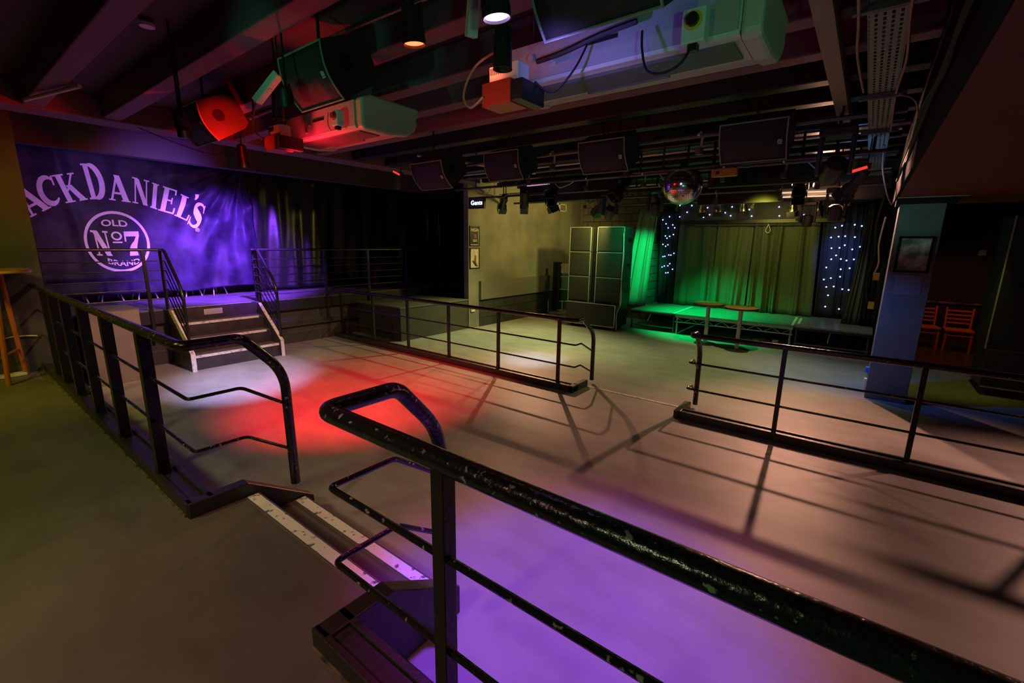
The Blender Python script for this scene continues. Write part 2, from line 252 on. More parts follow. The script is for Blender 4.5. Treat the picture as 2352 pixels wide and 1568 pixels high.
class G:
    def __init__(s): s.v = []; s.f = []
    def add(s, vs, fs):
        n = len(s.v); s.v += [Vector(v) for v in vs]; s.f += [tuple(n + i for i in f) for f in fs]; return s
    def box(s, a, b, rot=None, about=None):
        x0, y0, z0 = a; x1, y1, z1 = b
        vs = [Vector(p) for p in ((x0,y0,z0),(x1,y0,z0),(x1,y1,z0),(x0,y1,z0),(x0,y0,z1),(x1,y0,z1),(x1,y1,z1),(x0,y1,z1))]
        if rot is not None:
            c = Vector(about) if about is not None else (vs[0] + vs[6]) / 2
            vs = [c + rot @ (v - c) for v in vs]
        return s.add(vs, [(3,2,1,0),(4,5,6,7),(0,1,5,4),(1,2,6,5),(2,3,7,6),(3,0,4,7)])
    def ring(s, c, d, r, n, up=None):
        d = Vector(d).normalized(); u = Vector((0,0,1)) if abs(d.z) < 0.95 else Vector((1,0,0))
        a = d.cross(u).normalized(); b = a.cross(d).normalized()
        return [Vector(c) + r * (math.cos(t) * a + math.sin(t) * b) for t in (2*math.pi*i/n for i in range(n))]
    def tube(s, pts, r, n=10, closed=False):
        pts = [Vector(p) for p in pts]; k = len(pts); rs = r if isinstance(r, (list, tuple)) else [r]*k
        n0 = len(s.v); prev = None
        for i, p in enumerate(pts):
            if closed: d = pts[(i+1) % k] - pts[i-1]
            else: d = (pts[min(i+1, k-1)] - pts[max(i-1, 0)])
            d.normalize()
            if prev is None:
                u = Vector((0,0,1)) if abs(d.z) < 0.95 else Vector((1,0,0)); a = d.cross(u).normalized()
            else:
                a = (prev - d * prev.dot(d)).normalized()
            prev = a; b = a.cross(d)
            for j in range(n):
                t = 2*math.pi*j/n; s.v.append(p + rs[i]*(math.cos(t)*a + math.sin(t)*b))
        for i in range(k - (0 if closed else 1)):
            for j in range(n):
                q = (i+1) % k
                s.f.append((n0+i*n+j, n0+i*n+(j+1) % n, n0+q*n+(j+1) % n, n0+q*n+j))
        if not closed:
            s.f.append(tuple(n0+j for j in range(n))[::-1]); s.f.append(tuple(n0+(k-1)*n+j for j in range(n)))
        return s
    def cyl(s, p0, p1, r0, r1=None, n=20):
        return s.tube([p0, p1], [r0, r0 if r1 is None else r1], n)
    def lathe(s, prof, c=(0,0,0), n=28, M3=None):
        c = Vector(c); n0 = len(s.v)
        for (r, z) in prof:
            for j in range(n):
                t = 2*math.pi*j/n; v = Vector((r*math.cos(t), r*math.sin(t), z))
                if M3 is not None: v = M3 @ v
                s.v.append(c + v)
        for i in range(len(prof)-1):
            for j in range(n):
                s.f.append((n0+i*n+j, n0+i*n+(j+1) % n, n0+(i+1)*n+(j+1) % n, n0+(i+1)*n+j))
        s.f.append(tuple(n0+j for j in range(n))[::-1]); s.f.append(tuple(n0+(len(prof)-1)*n+j for j in range(n)))
        return s
    def prism(s, poly, axis, a, b):
        """poly: 2-D outline in the two other axes, extruded along axis from a to b"""
        def mk(u, w, t):
            return {'x': (t, u, w), 'y': (u, t, w), 'z': (u, w, t)}[axis]
        k = len(poly)
        vs = [mk(u, w, a) for u, w in poly] + [mk(u, w, b) for u, w in poly]
        fs = [tuple(range(k))[::-1], tuple(range(k, 2*k))] + [(i, (i+1) % k, k+(i+1) % k, k+i) for i in range(k)]
        return s.add(vs, fs)
    def grid(s, fn, nu, nv):
        n0 = len(s.v)
        for i in range(nu+1):
            for j in range(nv+1): s.v.append(Vector(fn(i/nu, j/nv)))
        for i in range(nu):
            for j in range(nv):
                a = n0+i*(nv+1)+j; s.f.append((a, a+nv+1, a+nv+2, a+1))
        return s
    def build(s, name, m, parent=None, smooth=False, bevel=0.0, solid=0.0, xf=None, origin=None):
        vs = [xf @ v for v in s.v] if xf is not None else s.v
        if parent is not None: org = wloc(parent)
        elif origin is not None: org = Vector(origin)
        else:
            xs = [v.x for v in vs]; ys = [v.y for v in vs]; zs = [v.z for v in vs]
            org = Vector(((min(xs)+max(xs))/2, (min(ys)+max(ys))/2, min(zs)))
        me = bpy.data.meshes.new(name); me.from_pydata([tuple(v-org) for v in vs], [], s.f); me.update()
        import bmesh
        bm = bmesh.new(); bm.from_mesh(me); bmesh.ops.recalc_face_normals(bm, faces=bm.faces); bm.to_mesh(me); bm.free()
        o = bpy.data.objects.new(name, me); COL.objects.link(o)
        me.materials.append(m)
        if parent is not None: o.parent = parent; WL[o.name] = org
        else: o.location = org; WL[o.name] = org
        if smooth:
            for p in me.polygons: p.use_smooth = True
            try: me.set_sharp_from_angle(angle=math.radians(38))
            except Exception: pass
        if bevel:
            b = o.modifiers.new('bevel', 'BEVEL'); b.width = bevel; b.segments = 2; b.limit_method = 'ANGLE'; b.angle_limit = math.radians(40)
        if solid:
            b = o.modifiers.new('solid', 'SOLIDIFY'); b.thickness = solid; b.offset = 0
        return o

def tag(o, label=None, cat=None, group=None, kind=None):
    if label: o['label'] = label
    if cat: o['category'] = cat
    if group: o['group'] = group
    if kind: o['kind'] = kind
    return o
def thing(name, loc, label, cat, group=None):
    o = bpy.data.objects.new(name, None); COL.objects.link(o); o.location = loc; o.empty_display_size = 0.1
    WL[o.name] = Vector(loc); return tag(o, label, cat, group)
def struct(name, g, m, **k): return tag(g.build(name, m, **k), kind='structure')
def children(o): return [c for c in bpy.data.objects if c.parent == o]
def copy_tree(src, loc, rotz=0.0, label=None, group=None):
    r = src.copy(); COL.objects.link(r); r.location = loc; r.rotation_euler = (0, 0, rotz); WL[r.name] = Vector(loc)
    if label: r['label'] = label
    if group: r['group'] = group
    for ch in children(src):
        c = ch.copy(); COL.objects.link(c); c.parent = r
        for g2 in children(ch):
            d = g2.copy(); COL.objects.link(d); d.parent = c
    return r
def fillet(pts, rad, n=6):
    pts = [Vector(p) for p in pts]; out = [pts[0]]
    for i in range(1, len(pts)-1):
        r = rad[i-1] if isinstance(rad, (list, tuple)) else rad
        a, b, c = pts[i-1], pts[i], pts[i+1]
        r1 = min(r, (a-b).length*0.49, (c-b).length*0.49)
        p0 = b + (a-b).normalized()*r1; p1 = b + (c-b).normalized()*r1
        for k in range(n+1):
            t = k/n; out.append(p0*(1-t)**2 + b*2*t*(1-t) + p1*t*t)
    out.append(pts[-1]); return out
def curve_pts(pts, n=8):
    """Catmull-Rom through the points"""
    P = [Vector(p) for p in pts]; P = [P[0]] + P + [P[-1]]; out = []
    for i in range(1, len(P)-2):
        for k in range(n):
            t = k/n; a, b, c, d = P[i-1], P[i], P[i+1], P[i+2]
            out.append(0.5*((2*b)+(c-a)*t+(2*a-5*b+4*c-d)*t*t+(3*b-a-3*c+d)*t**3))
    out.append(P[-2]); return out
RX = lambda d: Matrix.Rotation(math.radians(d), 3, 'X')
RY = lambda d: Matrix.Rotation(math.radians(d), 3, 'Y')
RZ = lambda d: Matrix.Rotation(math.radians(d), 3, 'Z')

# ------------------------------------------------------------------ the room
FZ, PZ, CZ, JZ = 0.36, 0.95, 3.75, 3.5      # upper floor, platform, ceiling, joist underside
struct('floor', G().box((-9.45, 0.78, -0.1), (5.0, 15.2, 0.0)), M['floor'])
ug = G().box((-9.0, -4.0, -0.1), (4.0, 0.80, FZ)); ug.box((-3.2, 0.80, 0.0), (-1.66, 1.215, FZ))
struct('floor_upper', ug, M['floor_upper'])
struct('floor_step', G().box((-3.2, 1.215, 0.0), (-1.66, 1.545, 0.18)), M['floor_upper'])
struct('wall_left', G().box((-9.0, -4.0, FZ), (-8.6, 0.96, CZ)), M['left_wall'])
struct('wall_rear', G().box((-9.0, -4.15, 0), (4.0, -4.0, CZ)), M['black_wall'])
struct('wall_platform_back', G().box((-11.6, 0.0, 0), (-11.45, 14.0, 4.2)), M['black_wall'])
struct('wall_platform_left', G().box((-11.45, 0.72, 0), (-9.0, 0.86, 4.2)), M['black_wall'])
struct('wall_platform_right', G().box((-11.45, 10.9, PZ), (-7.9, 11.05, 4.2)), M['black_wall'])
struct('wall_gents', G().box((-7.9, 8.27, 0), (-7.75, 13.8, CZ)), M['olive_wall'])
struct('baseboard_gents', G().box((-7.76, 8.66, 0.0), (-7.735, 13.78, 0.68)), M['dark_block'])
struct('trim_gents', G().box((-7.752, 8.66, 0.70), (-7.68, 13.78, 1.18)), M['ledge'], bevel=0.006)
struct('wall_back', G().box((-7.9, 13.8, 0), (-4.9, 13.95, CZ)), M['block'])
struct('trim_corner', G().box((-7.74, 13.72, 0), (-7.66, 13.8, CZ)), M['olive_wall'])
struct('wall_stage_side', G().box((-4.98, 12.7, 0), (-4.88, 13.8, CZ)), M['block'])
struct('wall_stage_back', G().box((-4.9, 13.35, 0), (1.0, 13.5, CZ)), M['black_wall'])
struct('wall_stage_header', G().box((-4.88, 13.05, 2.72), (0.2, 13.15, 3.75)), M['band'])
struct('wall_stage_right', G().box((0.34, 11.4, 0), (0.5, 15.0, CZ)), M['black_wall'])
struct('wall_far', G().box((0.5, 15.0, 0), (5.0, 15.15, CZ)), M['black_wall'])
struct('trim_far_band', G().box((0.5, 14.9, 2.17), (5.0, 15.02, 2.50)), M['band'])
struct('trim_far_dado', G().box((0.5, 14.93, 0.86), (5.0, 15.01, 0.90)), M['kerb_edge'])
struct('wall_right', G().box((5.0, -4.0, 0), (5.15, 15.15, CZ)), M['black_wall'])
struct('floor_side_room', G().box((0.55, 11.0, 0.0), (5.0, 15.0, 0.006)), M['side_floor'])
struct('pillar', G().box((0.25, 8.1, 0), (0.71, 8.6, CZ)), M['pillar'], bevel=0.006)
struct('ceiling', G().box((-11.6, -4.15, CZ), (5.15, 15.15, CZ+0.15)), M['ceiling'])
struct('ceiling_shade', G().box((-7.34, 4.46, CZ-0.006), (0.18, 13.0, CZ)), M['black_wall'])  # dark sheet added to paint in the gloom above the rig
sf = G().box((0.22, -4.0, 2.78), (5.0, 9.4, CZ))
struct('ceiling_soffit', sf, M['soffit'])
struct('trim_soffit_side', G().box((0.19, -4.0, 2.785), (0.22, 9.4, CZ)), M['soffit_side'])
k = 0
for yf in (-1.58, -0.91, -0.24, 0.43, 1.10, 1.76, 2.50, 3.17, 3.75, 4.40, 5.08, 5.76, 6.44, 7.12, 7.8, 8.48, 9.16, 9.84):
    k += 1
    struct('trim_joist_%d' % k, G().box((-7.35, yf-0.17, JZ), (0.19, yf, CZ)), M['joist'] if yf < 4.5 else M['black_wall'], bevel=0.012)  # far joists go black so the shade above the rig is painted in
struct('trim_wall_plate', G().box((-7.75, -4.0, JZ-0.02), (-7.35, 8.27, CZ)), M['joist'], bevel=0.012)
struct('trim_bulkhead', G().box((-10.3, 0.7, 3.49), (-10.1, 10.9, CZ)), M['bulk'])
struct('trim_fascia_beam', G().box((-9.4, 0.88, 3.36), (-9.2, 8.3, CZ)), M['bulk'])
struct('trim_long_beam', G().box((-0.43, -4.0, 3.38), (-0.33, 6.2, JZ)), mat('beige_duct', (0.30, 0.26, 0.18), 0.6, bump=0.4))
# raised platform on the left
pg = G().box((-11.45, 0.86, 0.0), (-9.36, 5.9, 0.80)); pg.box((-11.45, 5.9, 0.0), (-9.42, 10.9, 0.80))
struct('wall_platform_front', pg, M['plat_block'])
struct('trim_platform_ledge', G().box((-9.36, 3.95, 0.36), (-9.30, 8.27, 0.47)), M['plat_box'], bevel=0.004)
struct('floor_platform', G().box((-11.45, 0.86, 0.80), (-9.30, 10.9, PZ)), M['platform'])
struct('trim_platform_fascia', G().box((-9.30, 3.95, 0.72), (-9.275, 10.9, 0.93)), M['fascia'])
struct('trim_platform_fascia_left', G().box((-9.30, 0.88, 0.72), (-9.275, 2.42, 0.93)), M['fascia'])
bx = G().box((-9.42, 6.15, 0.0), (-7.77, 8.268, 0.72))
struct('trim_low_wall', bx, M['plat_box'], bevel=0.006)
struct('trim_low_wall_cap', G().box((-9.42, 6.13, 0.72), (-7.75, 8.268, 0.745)), M['ledge'])
# kerbs below the handrails
def kerb(name, x0, x1, y0, z0, wings=()):
    g = G().box((x0, y0, z0), (x1, y0+0.035, z0+0.10)); g.box((x0, y0+0.125, z0), (x1, y0+0.16, z0+0.10)); g.box((x0, y0+0.035, z0), (x1, y0+0.125, z0+0.082))
    return struct(name, g, M['kerb'], bevel=0.004)
kerb('trim_1', -8.6, -3.22, 0.80-0.005, FZ)
kerb('trim_2', -1.70, 4.0, 0.80-0.005, FZ)
kerb('trim_3', -9.4, -3.12, 5.52, 0.0)
kerb('trim_4', -1.60, 4.9, 5.52, 0.0)
struct('trim_5', G().box((-8.6, 0.785, FZ), (-3.25, 0.796, FZ+0.012)), M['kerb_edge'])
struct('trim_6', G().box((-1.70, 0.785, FZ), (4.0, 0.796, FZ+0.012)), M['kerb_edge'])
def wing(name, xa, xb, y0, z0, drop):
    # board that follows the step down at the end of a kerb
    poly = [(y0, 0.0), (y0, z0+0.10), (y0+0.36, z0+0.10), (y0+0.82, z0+0.10-drop), (y0+0.82, 0.0)]
    return struct(name, G().prism(poly, 'x', xa, xb), M['kerb'], bevel=0.008)
wing('trim_7', -3.29, -3.20, 0.80, FZ, 0.30)
wing('trim_8', -1.70, -1.60, 0.80, FZ, 0.28)
struct('trim_9', G().box((-3.20, 5.52, 0), (-3.12, 5.98, 0.10)), M['kerb'], bevel=0.008)
struct('trim_10', G().box((-1.66, 5.52, 0), (-1.58, 5.98, 0.10)), M['kerb'], bevel=0.008)
struct('trim_11', G().box((-3.12, 5.93, 0.0), (-1.66, 5.97, 0.006)), M['nosing_grey'])
struct('trim_12', G().box((-1.66, 1.20, 0.0), (4.0, 1.22, 0.004)), M['kerb'])

# white scuffed stair nosings at the opening
for nm, y0, z0, lab in (('step_nosing', 1.148, FZ, 'scuffed white step edging strip on the top step beside the near handrail'),
                        ('step_nosing', 1.475, 0.18, 'scuffed white step edging strip on the lower step of the opening')):
    t = thing(nm, (-2.43, y0, z0), lab, 'step edging', 'white edgings of the two steps in the foreground')
    G().box((-3.185, y0-0.012, z0+0.001), (-1.715, y0+0.060, z0+0.009)).build('insert', M['nosing'], t)
    f = G().box((-3.19, y0+0.060, z0), (-1.71, y0+0.072, z0+0.008)); f.box((-3.19, y0-0.02, z0), (-1.71, y0-0.013, z0+0.008)); f.box((-3.19, y0+0.066, z0-0.03), (-1.71, y0+0.072, z0))
    f.build('metal_edge', M['alu'], t)

# ------------------------------------------------------------------ handrails
def rail_run(name, label, xa, xe, y0, z0, top, bars, posts, pw, sgn, rr=0.033, br=0.011, m='rail', d1=0.33, d2=0.58, zend=0.1, kerbtop=0.06):
    """handrail along x from xa (closed end) to xe (the opening), returning towards +y at xe"""
    t = thing(name, (xe, y0, z0), label, 'handrail')
    G().tube(fillet([(xa, y0, z0+top), (xe, y0, z0+top), (xe, y0+d1, z0+top), (xe, y0+d2, z0+top-0.27), (xe, y0+d2+0.01, z0+zend)], [0.06, 0.05, 0.14, ], 7), rr, 14).build('handrail_tube', M[m], t, smooth=True)
    for b in bars:
        pts = fillet([(xa, y0+0.0, z0+b), (xe, y0, z0+b), (xe, y0+d1-0.03, z0+b), (xe, y0+d2, z0+b-0.19)], 0.03, 4)
        G().tube(pts, br, 8).build('bar', M[m], t, smooth=True)
    for x in posts:
        G().box((x-pw/2, y0-pw/2, z0+kerbtop), (x+pw/2, y0+pw/2, z0+top-rr*0.5)).build('post', M['rail_clean'], t, bevel=0.003)
    return t
YN = 0.88
rail_run('handrail', 'black handrail with wide posts at the left, beside the white-edged steps', -8.58, -3.10, YN-0.03, FZ, 1.145, (0.82, 0.48), (-7.75, -7.25, -6.55, -5.72, -4.86, -3.86), 0.075, 1, m='rail', zend=0.02)
rail_run('handrail', 'large chipped black handrail in the foreground running off to the lower right', 3.9, -1.52, YN-0.05, FZ, 1.145, (0.83, 0.50), (-0.885, 0.9, 2.6), 0.052, 1, m='rail', rr=0.034, br=0.0125, d1=0.34, zend=-0.05)
rail_run('handrail', 'black handrail across the middle of the dance floor below the platform', -9.15, -3.15, 5.6, 0.0, 1.06, (0.70, 0.37), (-9.13, -7.96, -6.86, -5.74, -4.59, -3.43), 0.045, 1, m='rail', rr=0.032, br=0.013, d1=0.2, d2=0.55, zend=0.05)
rail_run('handrail', 'chipped black handrail in front of the blue pillar on the right', 4.8, -1.55, 5.6, 0.0, 1.06, (0.72, 0.39), (-0.56, 0.58, 1.7, 2.8), 0.045, 1, m='rail', rr=0.032, br=0.013, d1=0.22, d2=0.45, zend=0.05)

# platform balustrades
def balustrade(label, ya, yb, posts):
    t = thing('balustrade', (-9.25, (ya+yb)/2, 0.4), label, 'railing')
    G().tube([(-9.25, ya, 1.94), (-9.25, yb, 1.94)], 0.024, 12).build('handrail_tube', M['rail_clean'], t, smooth=True)
    for i in range(5):
        z = 1.76-0.155*i
        G().tube([(-9.25, ya+0.03, z), (-9.25, yb-0.02, z)], 0.0095, 8).build('bar', M['rail_clean'], t, smooth=True)
    for y in posts:
        G().box((-9.273, y-0.022, 0.44), (-9.229, y+0.022, 1.93)).build('post', M['rail_clean'], t)
    return t
balustrade('black balustrade along the raised platform, right of the stairs', 3.86, 9.86, (3.95, 5.35, 6.44, 7.58, 8.74, 9.80))
balustrade('black balustrade on the raised platform under the printed banner, left of the stairs', 0.95, 2.42, (1.02, 2.22))
def stair_rail(label, y):
    t = thing('stair_handrail', (-8.5, y, 0), label, 'handrail')
    G().tube(fillet([(-9.32, y, 1.94), (-9.12, y, 1.94), (-8.60, y, 1.42), (-8.50, y, 1.24), (-8.50, y, 0.02)], [0.05, 0.08, 0.08]), 0.024, 12).build('handrail_tube', M['rail_clean'], t, smooth=True)
    for i in range(5):
        z = 1.76-0.155*i
        G().tube(fillet([(-9.34, y, z), (-9.16, y, z), (-8.50, y, z-0.66)], 0.02, 3), 0.009, 8).build('bar', M['rail_clean'], t, smooth=True)
    G().box((-9.35, y-0.02, PZ), (-9.31, y+0.02, 1.93)).build('post', M['rail_clean'], t)
stair_rail('black sloping stair handrail on the right of the platform stairs', 3.93)
stair_rail('black sloping stair handrail on the left of the platform stairs', 2.47)

# platform stairs
st = thing('staircase', (-8.9, 3.2, 0), 'short dark staircase with pale worn nosings up to the raised platform', 'stairs')
sx = [-8.50, -8.77, -9.04, -9.31]
for i, x in enumerate(sx):
    zt = 0.2375*(i+1)
    if i < 3:
        G().box((-9.355, 2.52, zt-0.2375 if i else 0.0), (x, 3.88, zt-0.012)).build('step', M['riser'], st)
        G().box((sx[i+1]-0.02, 2.52, zt-0.012), (x-0.04, 3.88, zt)).build('tread', M['tread'], st)
    else:
        G().box((-9.299, 2.52, zt-0.2375), (x+0.025, 3.88, zt-0.002)).build('step', M['riser'], st)
    G().box((x-0.04 if i < 3 else -9.299, 2.52, zt-0.035), (x+0.012+(0.012 if i == 3 else 0), 3.80 if i else 3.88, zt+0.004)).build('nosing', M['nosing_grey'], st, bevel=0.004)
for y0, y1 in ((2.44, 2.50), (3.885, 3.935)):
    poly = [(-8.42, 0.0), (-8.42, 0.30), (-9.20, 0.93), (-9.28, 0.93), (-9.28, 0.0)]
    G().prism(poly, 'y', y0, y1).build('side_board', M['riser'], st)
    G().box((-8.43, y0-0.002, 0.0), (-8.412, y1+0.002, 0.30)).build('edge_trim', M['nosing_grey'], st)
    a = math.degrees(math.atan2(0.63, 0.78)); L = math.hypot(0.63, 0.78)
    G().box((-L/2, y0-0.002, -0.008), (L/2, y1+0.002, 0.008)).build('edge_trim', M['nosing_grey'], st, xf=Matrix.Translation((-8.81, 0, 0.615)) @ RY(a).to_4x4())
pl = G().box((-9.287, 2.98, 0.795), (-9.273, 3.28, 0.895)).build('plate', M['pale_leg'], st, bevel=0.004)
dots = G()
for i in range(11):
    for j in range(4): dots.box((-9.274, 2.998+i*0.025, 0.814+j*0.02), (-9.2715, 3.007+i*0.025, 0.821+j*0.02))
dots.build('lettering', M['dark_print'], pl)

# grey box under the left balustrade
t = thing('storage_box', (-8.8, 1.6, 0), 'grey-brown boxed panel against the platform below the left balustrade', 'box')
G().box((-9.27, 1.33, 0.0), (-8.55, 1.90, 1.08)).build('box_panel', M['bin'], t, bevel=0.006)
G().box((-9.26, 1.305, 0.0), (-8.56, 1.328, 1.07)).build('side_panel_lit', M['bin_side_lit'], t)
G().box((-9.28, 1.32, 1.081), (-8.545, 1.91, 1.09)).build('top_edge', M['ledge'], t)

# ------------------------------------------------------------------ printed banner
BX = -10.9
def bdisp(y, z):
    a = max(0.0, min(1.0, (y-3.0)/0.9))
    d = 0.012*math.sin(5.1*y+1.3*z) + 0.008*math.sin(11*y-3*z)
    # cloth gathered at the top right corner: folds radiate from it and sag
    ax, az = y-4.55, 3.7-z
    ang = math.atan2(ax, az); r = math.hypot(ax, az)
    d += a*(0.05*math.sin(15*ang+1.4*r)*min(1, r)+0.022*math.sin(31*ang-2.1*r+0.7)+0.015*math.sin(9*z+3*y))
    d += a*0.07*math.exp(-((z-2.75+0.25*math.cos(3*(y-4.0)))**2)/0.03)
    d += 0.012*math.exp(-((y-1.55)**2)/0.02)*1.5 + 0.03*math.exp(-((y-2.0+0.1*z)**2)/0.01)
    return d
def right_edge(z): return 4.71-0.09*max(0, (z-2.0)/1.5)
def ban(u, v):
    z = 1.10+0.04*math.sin(u*9)*(u > 0.6)+v*2.5+0.0
    y = 0.95+u*(right_edge(z)-0.95); return (BX+bdisp(y, z), y, z)
bt = thing('banner', (BX, 2.8, 1.1), 'large dark vinyl whiskey banner with pale lettering hung behind the platform', 'banner')
G().grid(ban, 150, 90).build('sheet', M['banner'], bt, smooth=True, solid=0.004)

def sub_quad(g, q, fn):
    a, b, c, d = q
    la = max(math.dist(fn(a), fn(b)), math.dist(fn(d), fn(c))); lb = max(math.dist(fn(b), fn(c)), math.dist(fn(a), fn(d)))
    nu = max(1, int(la/0.03)); nv = max(1, int(lb/0.03))
    def f(u, v):
        x = (a[0]*(1-u)+b[0]*u)*(1-v)+(d[0]*(1-u)+c[0]*u)*v; y = (a[1]*(1-u)+b[1]*u)*(1-v)+(d[1]*(1-u)+c[1]*u)*v
        yy, zz = fn((x, y)); return (BX+bdisp(yy, zz)+0.009, yy, zz)
    g.grid(f, nu, nv)
def strip(pts, ws):
    out = []; L = []
    for i, p in enumerate(pts):
        a = pts[max(i-1, 0)]; b = pts[min(i+1, len(pts)-1)]; dx, dy = b[0]-a[0], b[1]-a[1]; l = math.hypot(dx, dy) or 1
        nx, ny = -dy/l, dx/l; w = ws[i]/2; L.append(((p[0]+nx*w, p[1]+ny*w), (p[0]-nx*w, p[1]-ny*w)))
    for i in range(len(L)-1): out.append((L[i][0], L[i][1], L[i+1][1], L[i+1][0]))
    return out
def arc(cx, cy, rx, ry, a0, a1, w0, w1, n=16, w2=None):
    pts = []; ws = []
    for i in range(n+1):
        t = i/n; a = math.radians(a0+(a1-a0)*t); pts.append((cx+rx*math.cos(a), cy+ry*math.sin(a)))
        s = math.sin(math.pi*t); ws.append(w0+(w1-w0)*s)
    return strip(pts, ws)
def rc(x0, y0, x1, y1): return [((x0, y0), (x1, y0), (x1, y1), (x0, y1))]
def sl(x0, y0, x1, y1, w): return [((x0-w/2, y0), (x0+w/2, y0), (x1+w/2, y1), (x1-w/2, y1))]
def sm(pts, n=5):
    q = curve_pts([(a, b, 0) for a, b in pts], n); return [(v.x, v.y) for v in q]
def sp(pts, ws, n=5):
    c = sm(pts, n); k = len(c)
    W = []
    for i in range(k):
        t = i/(k-1)*(len(ws)-1); j = min(int(t), len(ws)-2); W.append(ws[j]+(ws[j+1]-ws[j])*(t-j))
    return strip(c, W)
GL = {
 'A': sl(0.14, 0.03, 0.50, 1.0, 0.10)+sl(0.80, 0.03, 0.50, 1.0, 0.27)+rc(0.25, 0.26, 0.68, 0.34)+rc(0.0, 0, 0.30, 0.05)+rc(0.58, 0, 1.0, 0.05),
 'C': arc(0.55, 0.5, 0.42, 0.46, 48, 318, 0.07, 0.26)+rc(0.80, 0.64, 0.88, 0.97),
 'K': rc(0.12, 0.03, 0.36, 0.97)+rc(0, 0, 0.48, 0.05)+rc(0, 0.95, 0.48, 1)+sl(0.36, 0.40, 0.86, 0.97, 0.10)+sl(0.86, 0.03, 0.50, 0.60, 0.28)+rc(0.66, 0, 1.05, 0.05)+rc(0.68, 0.95, 1.0, 1),
 'D': rc(0.10, 0.03, 0.36, 0.97)+rc(0, 0, 0.36, 0.05)+rc(0, 0.95, 0.36, 1)+arc(0.34, 0.5, 0.56, 0.47, 90, -90, 0.06, 0.32, 18),
 'N': rc(0.13, 0.03, 0.21, 0.97)+rc(0, 0, 0.33, 0.05)+rc(0, 0.95, 0.30, 1)+sl(0.24, 0.97, 0.78, 0.0, 0.28)+rc(0.80, 0.03, 0.88, 0.97)+rc(0.68, 0.95, 1.0, 1),
 'I': rc(0.2, 0.03, 0.8, 0.97)+rc(0, 0, 1, 0.05)+rc(0, 0.95, 1, 1),
 'E': rc(0.12, 0.03, 0.42, 0.97)+rc(0, 0, 0.42, 0.05)+rc(0, 0.95, 0.42, 1)+rc(0.42, 0.0, 0.93, 0.06)+rc(0.42, 0.94, 0.88, 1.0)+rc(0.42, 0.48, 0.72, 0.54)+rc(0.66, 0.38, 0.74, 0.64)+sl(0.90, 0.0, 0.94, 0.26, 0.1)+sl(0.86, 0.78, 0.86, 1.0, 0.1),
 'L': rc(0.12, 0.03, 0.44, 0.97)+rc(0, 0, 0.44, 0.05)+rc(0, 0.95, 0.56, 1)+rc(0.42, 0.0, 0.95, 0.06)+sl(0.92, 0.0, 0.96, 0.28, 0.1),
 'S': sp([(0.86, 0.70), (0.80, 0.90), (0.5, 0.97), (0.2, 0.84), (0.24, 0.64), (0.5, 0.50), (0.78, 0.34), (0.74, 0.12), (0.45, 0.03), (0.15, 0.12), (0.08, 0.30)], [0.05, 0.09, 0.10, 0.22, 0.30, 0.32, 0.30, 0.20, 0.10, 0.08, 0.05])+rc(0.84, 0.66, 0.90, 0.99)+rc(0.04, 0.02, 0.10, 0.34),
 'J': rc(0.45, 0.25, 0.80, 0.97)+rc(0.3, 0.95, 0.95, 1)+sp([(0.62, 0.3), (0.58, 0.05), (0.3, -0.08), (0.1, 0.05)], [0.34, 0.26, 0.12, 0.16]),
 "'": sp([(0.5, 1.0), (0.55, 0.6), (0.3, 0.1)], [0.7, 0.6, 0.1]),
 '7': rc(0.0, 0.80, 1.0, 1.0)+rc(0.0, 0.60, 0.10, 1.0)+sp([(0.92, 0.86), (0.72, 0.55), (0.52, 0.28), (0.50, 0.02)], [0.16, 0.24, 0.48, 0.62]),
 'No': rc(0.13, 0.03, 0.23, 0.97)+rc(0, 0, 0.36, 0.06)+rc(-0.05, 0.92, 0.36, 1)+sl(0.22, 0.97, 0.80, 0.0, 0.34)+rc(0.80, 0.03, 0.90, 0.97)+rc(0.68, 0.93, 1.02, 1),
}
def place_glyph(g, key, BL, BR, TL):
    ex = (BR[0]-BL[0], BR[1]-BL[1]); ey = (TL[0]-BL[0], TL[1]-BL[1])
    fn = lambda p: (BL[0]+p[0]*ex[0]+p[1]*ey[0], BL[1]+p[0]*ex[1]+p[1]*ey[1])
    for q in GL[key]: sub_quad(g, q, fn)
lets = [('J', (0.95, 2.32), (1.21, 2.45), (0.80, 2.83)), ('A', (1.225, 2.43), (1.49, 2.605), (1.00, 2.83)), ('C', (1.40, 2.60), (1.655, 2.70), (1.33, 3.04)),
        ('K', (1.675, 2.685), (1.955, 2.765), (1.56, 3.12)), ('D', (1.995, 2.775), (2.235, 2.80), (1.945, 3.36)),
        ('A', (2.255, 2.79), (2.56, 2.765), (2.26, 3.24)), ('N', (2.585, 2.765), (2.83, 2.72), (2.64, 3.225)), ('I', (2.845, 2.70), (2.945, 2.665), (2.93, 3.16)),
        ('E', (2.96, 2.655), (3.20, 2.585), (3.09, 3.11)), ('L', (3.20, 2.57), (3.42, 2.47), (3.37, 2.99)), ('S', (3.40, 2.41), (3.60, 2.31), (3.60, 2.88)),
        ("'", (3.56, 2.89), (3.64, 2.86), (3.60, 3.02))]
for key, a, b, c in lets:
    g = G(); place_glyph(g, key, a, b, c); g.build('letter', M['print'], bt, smooth=True)
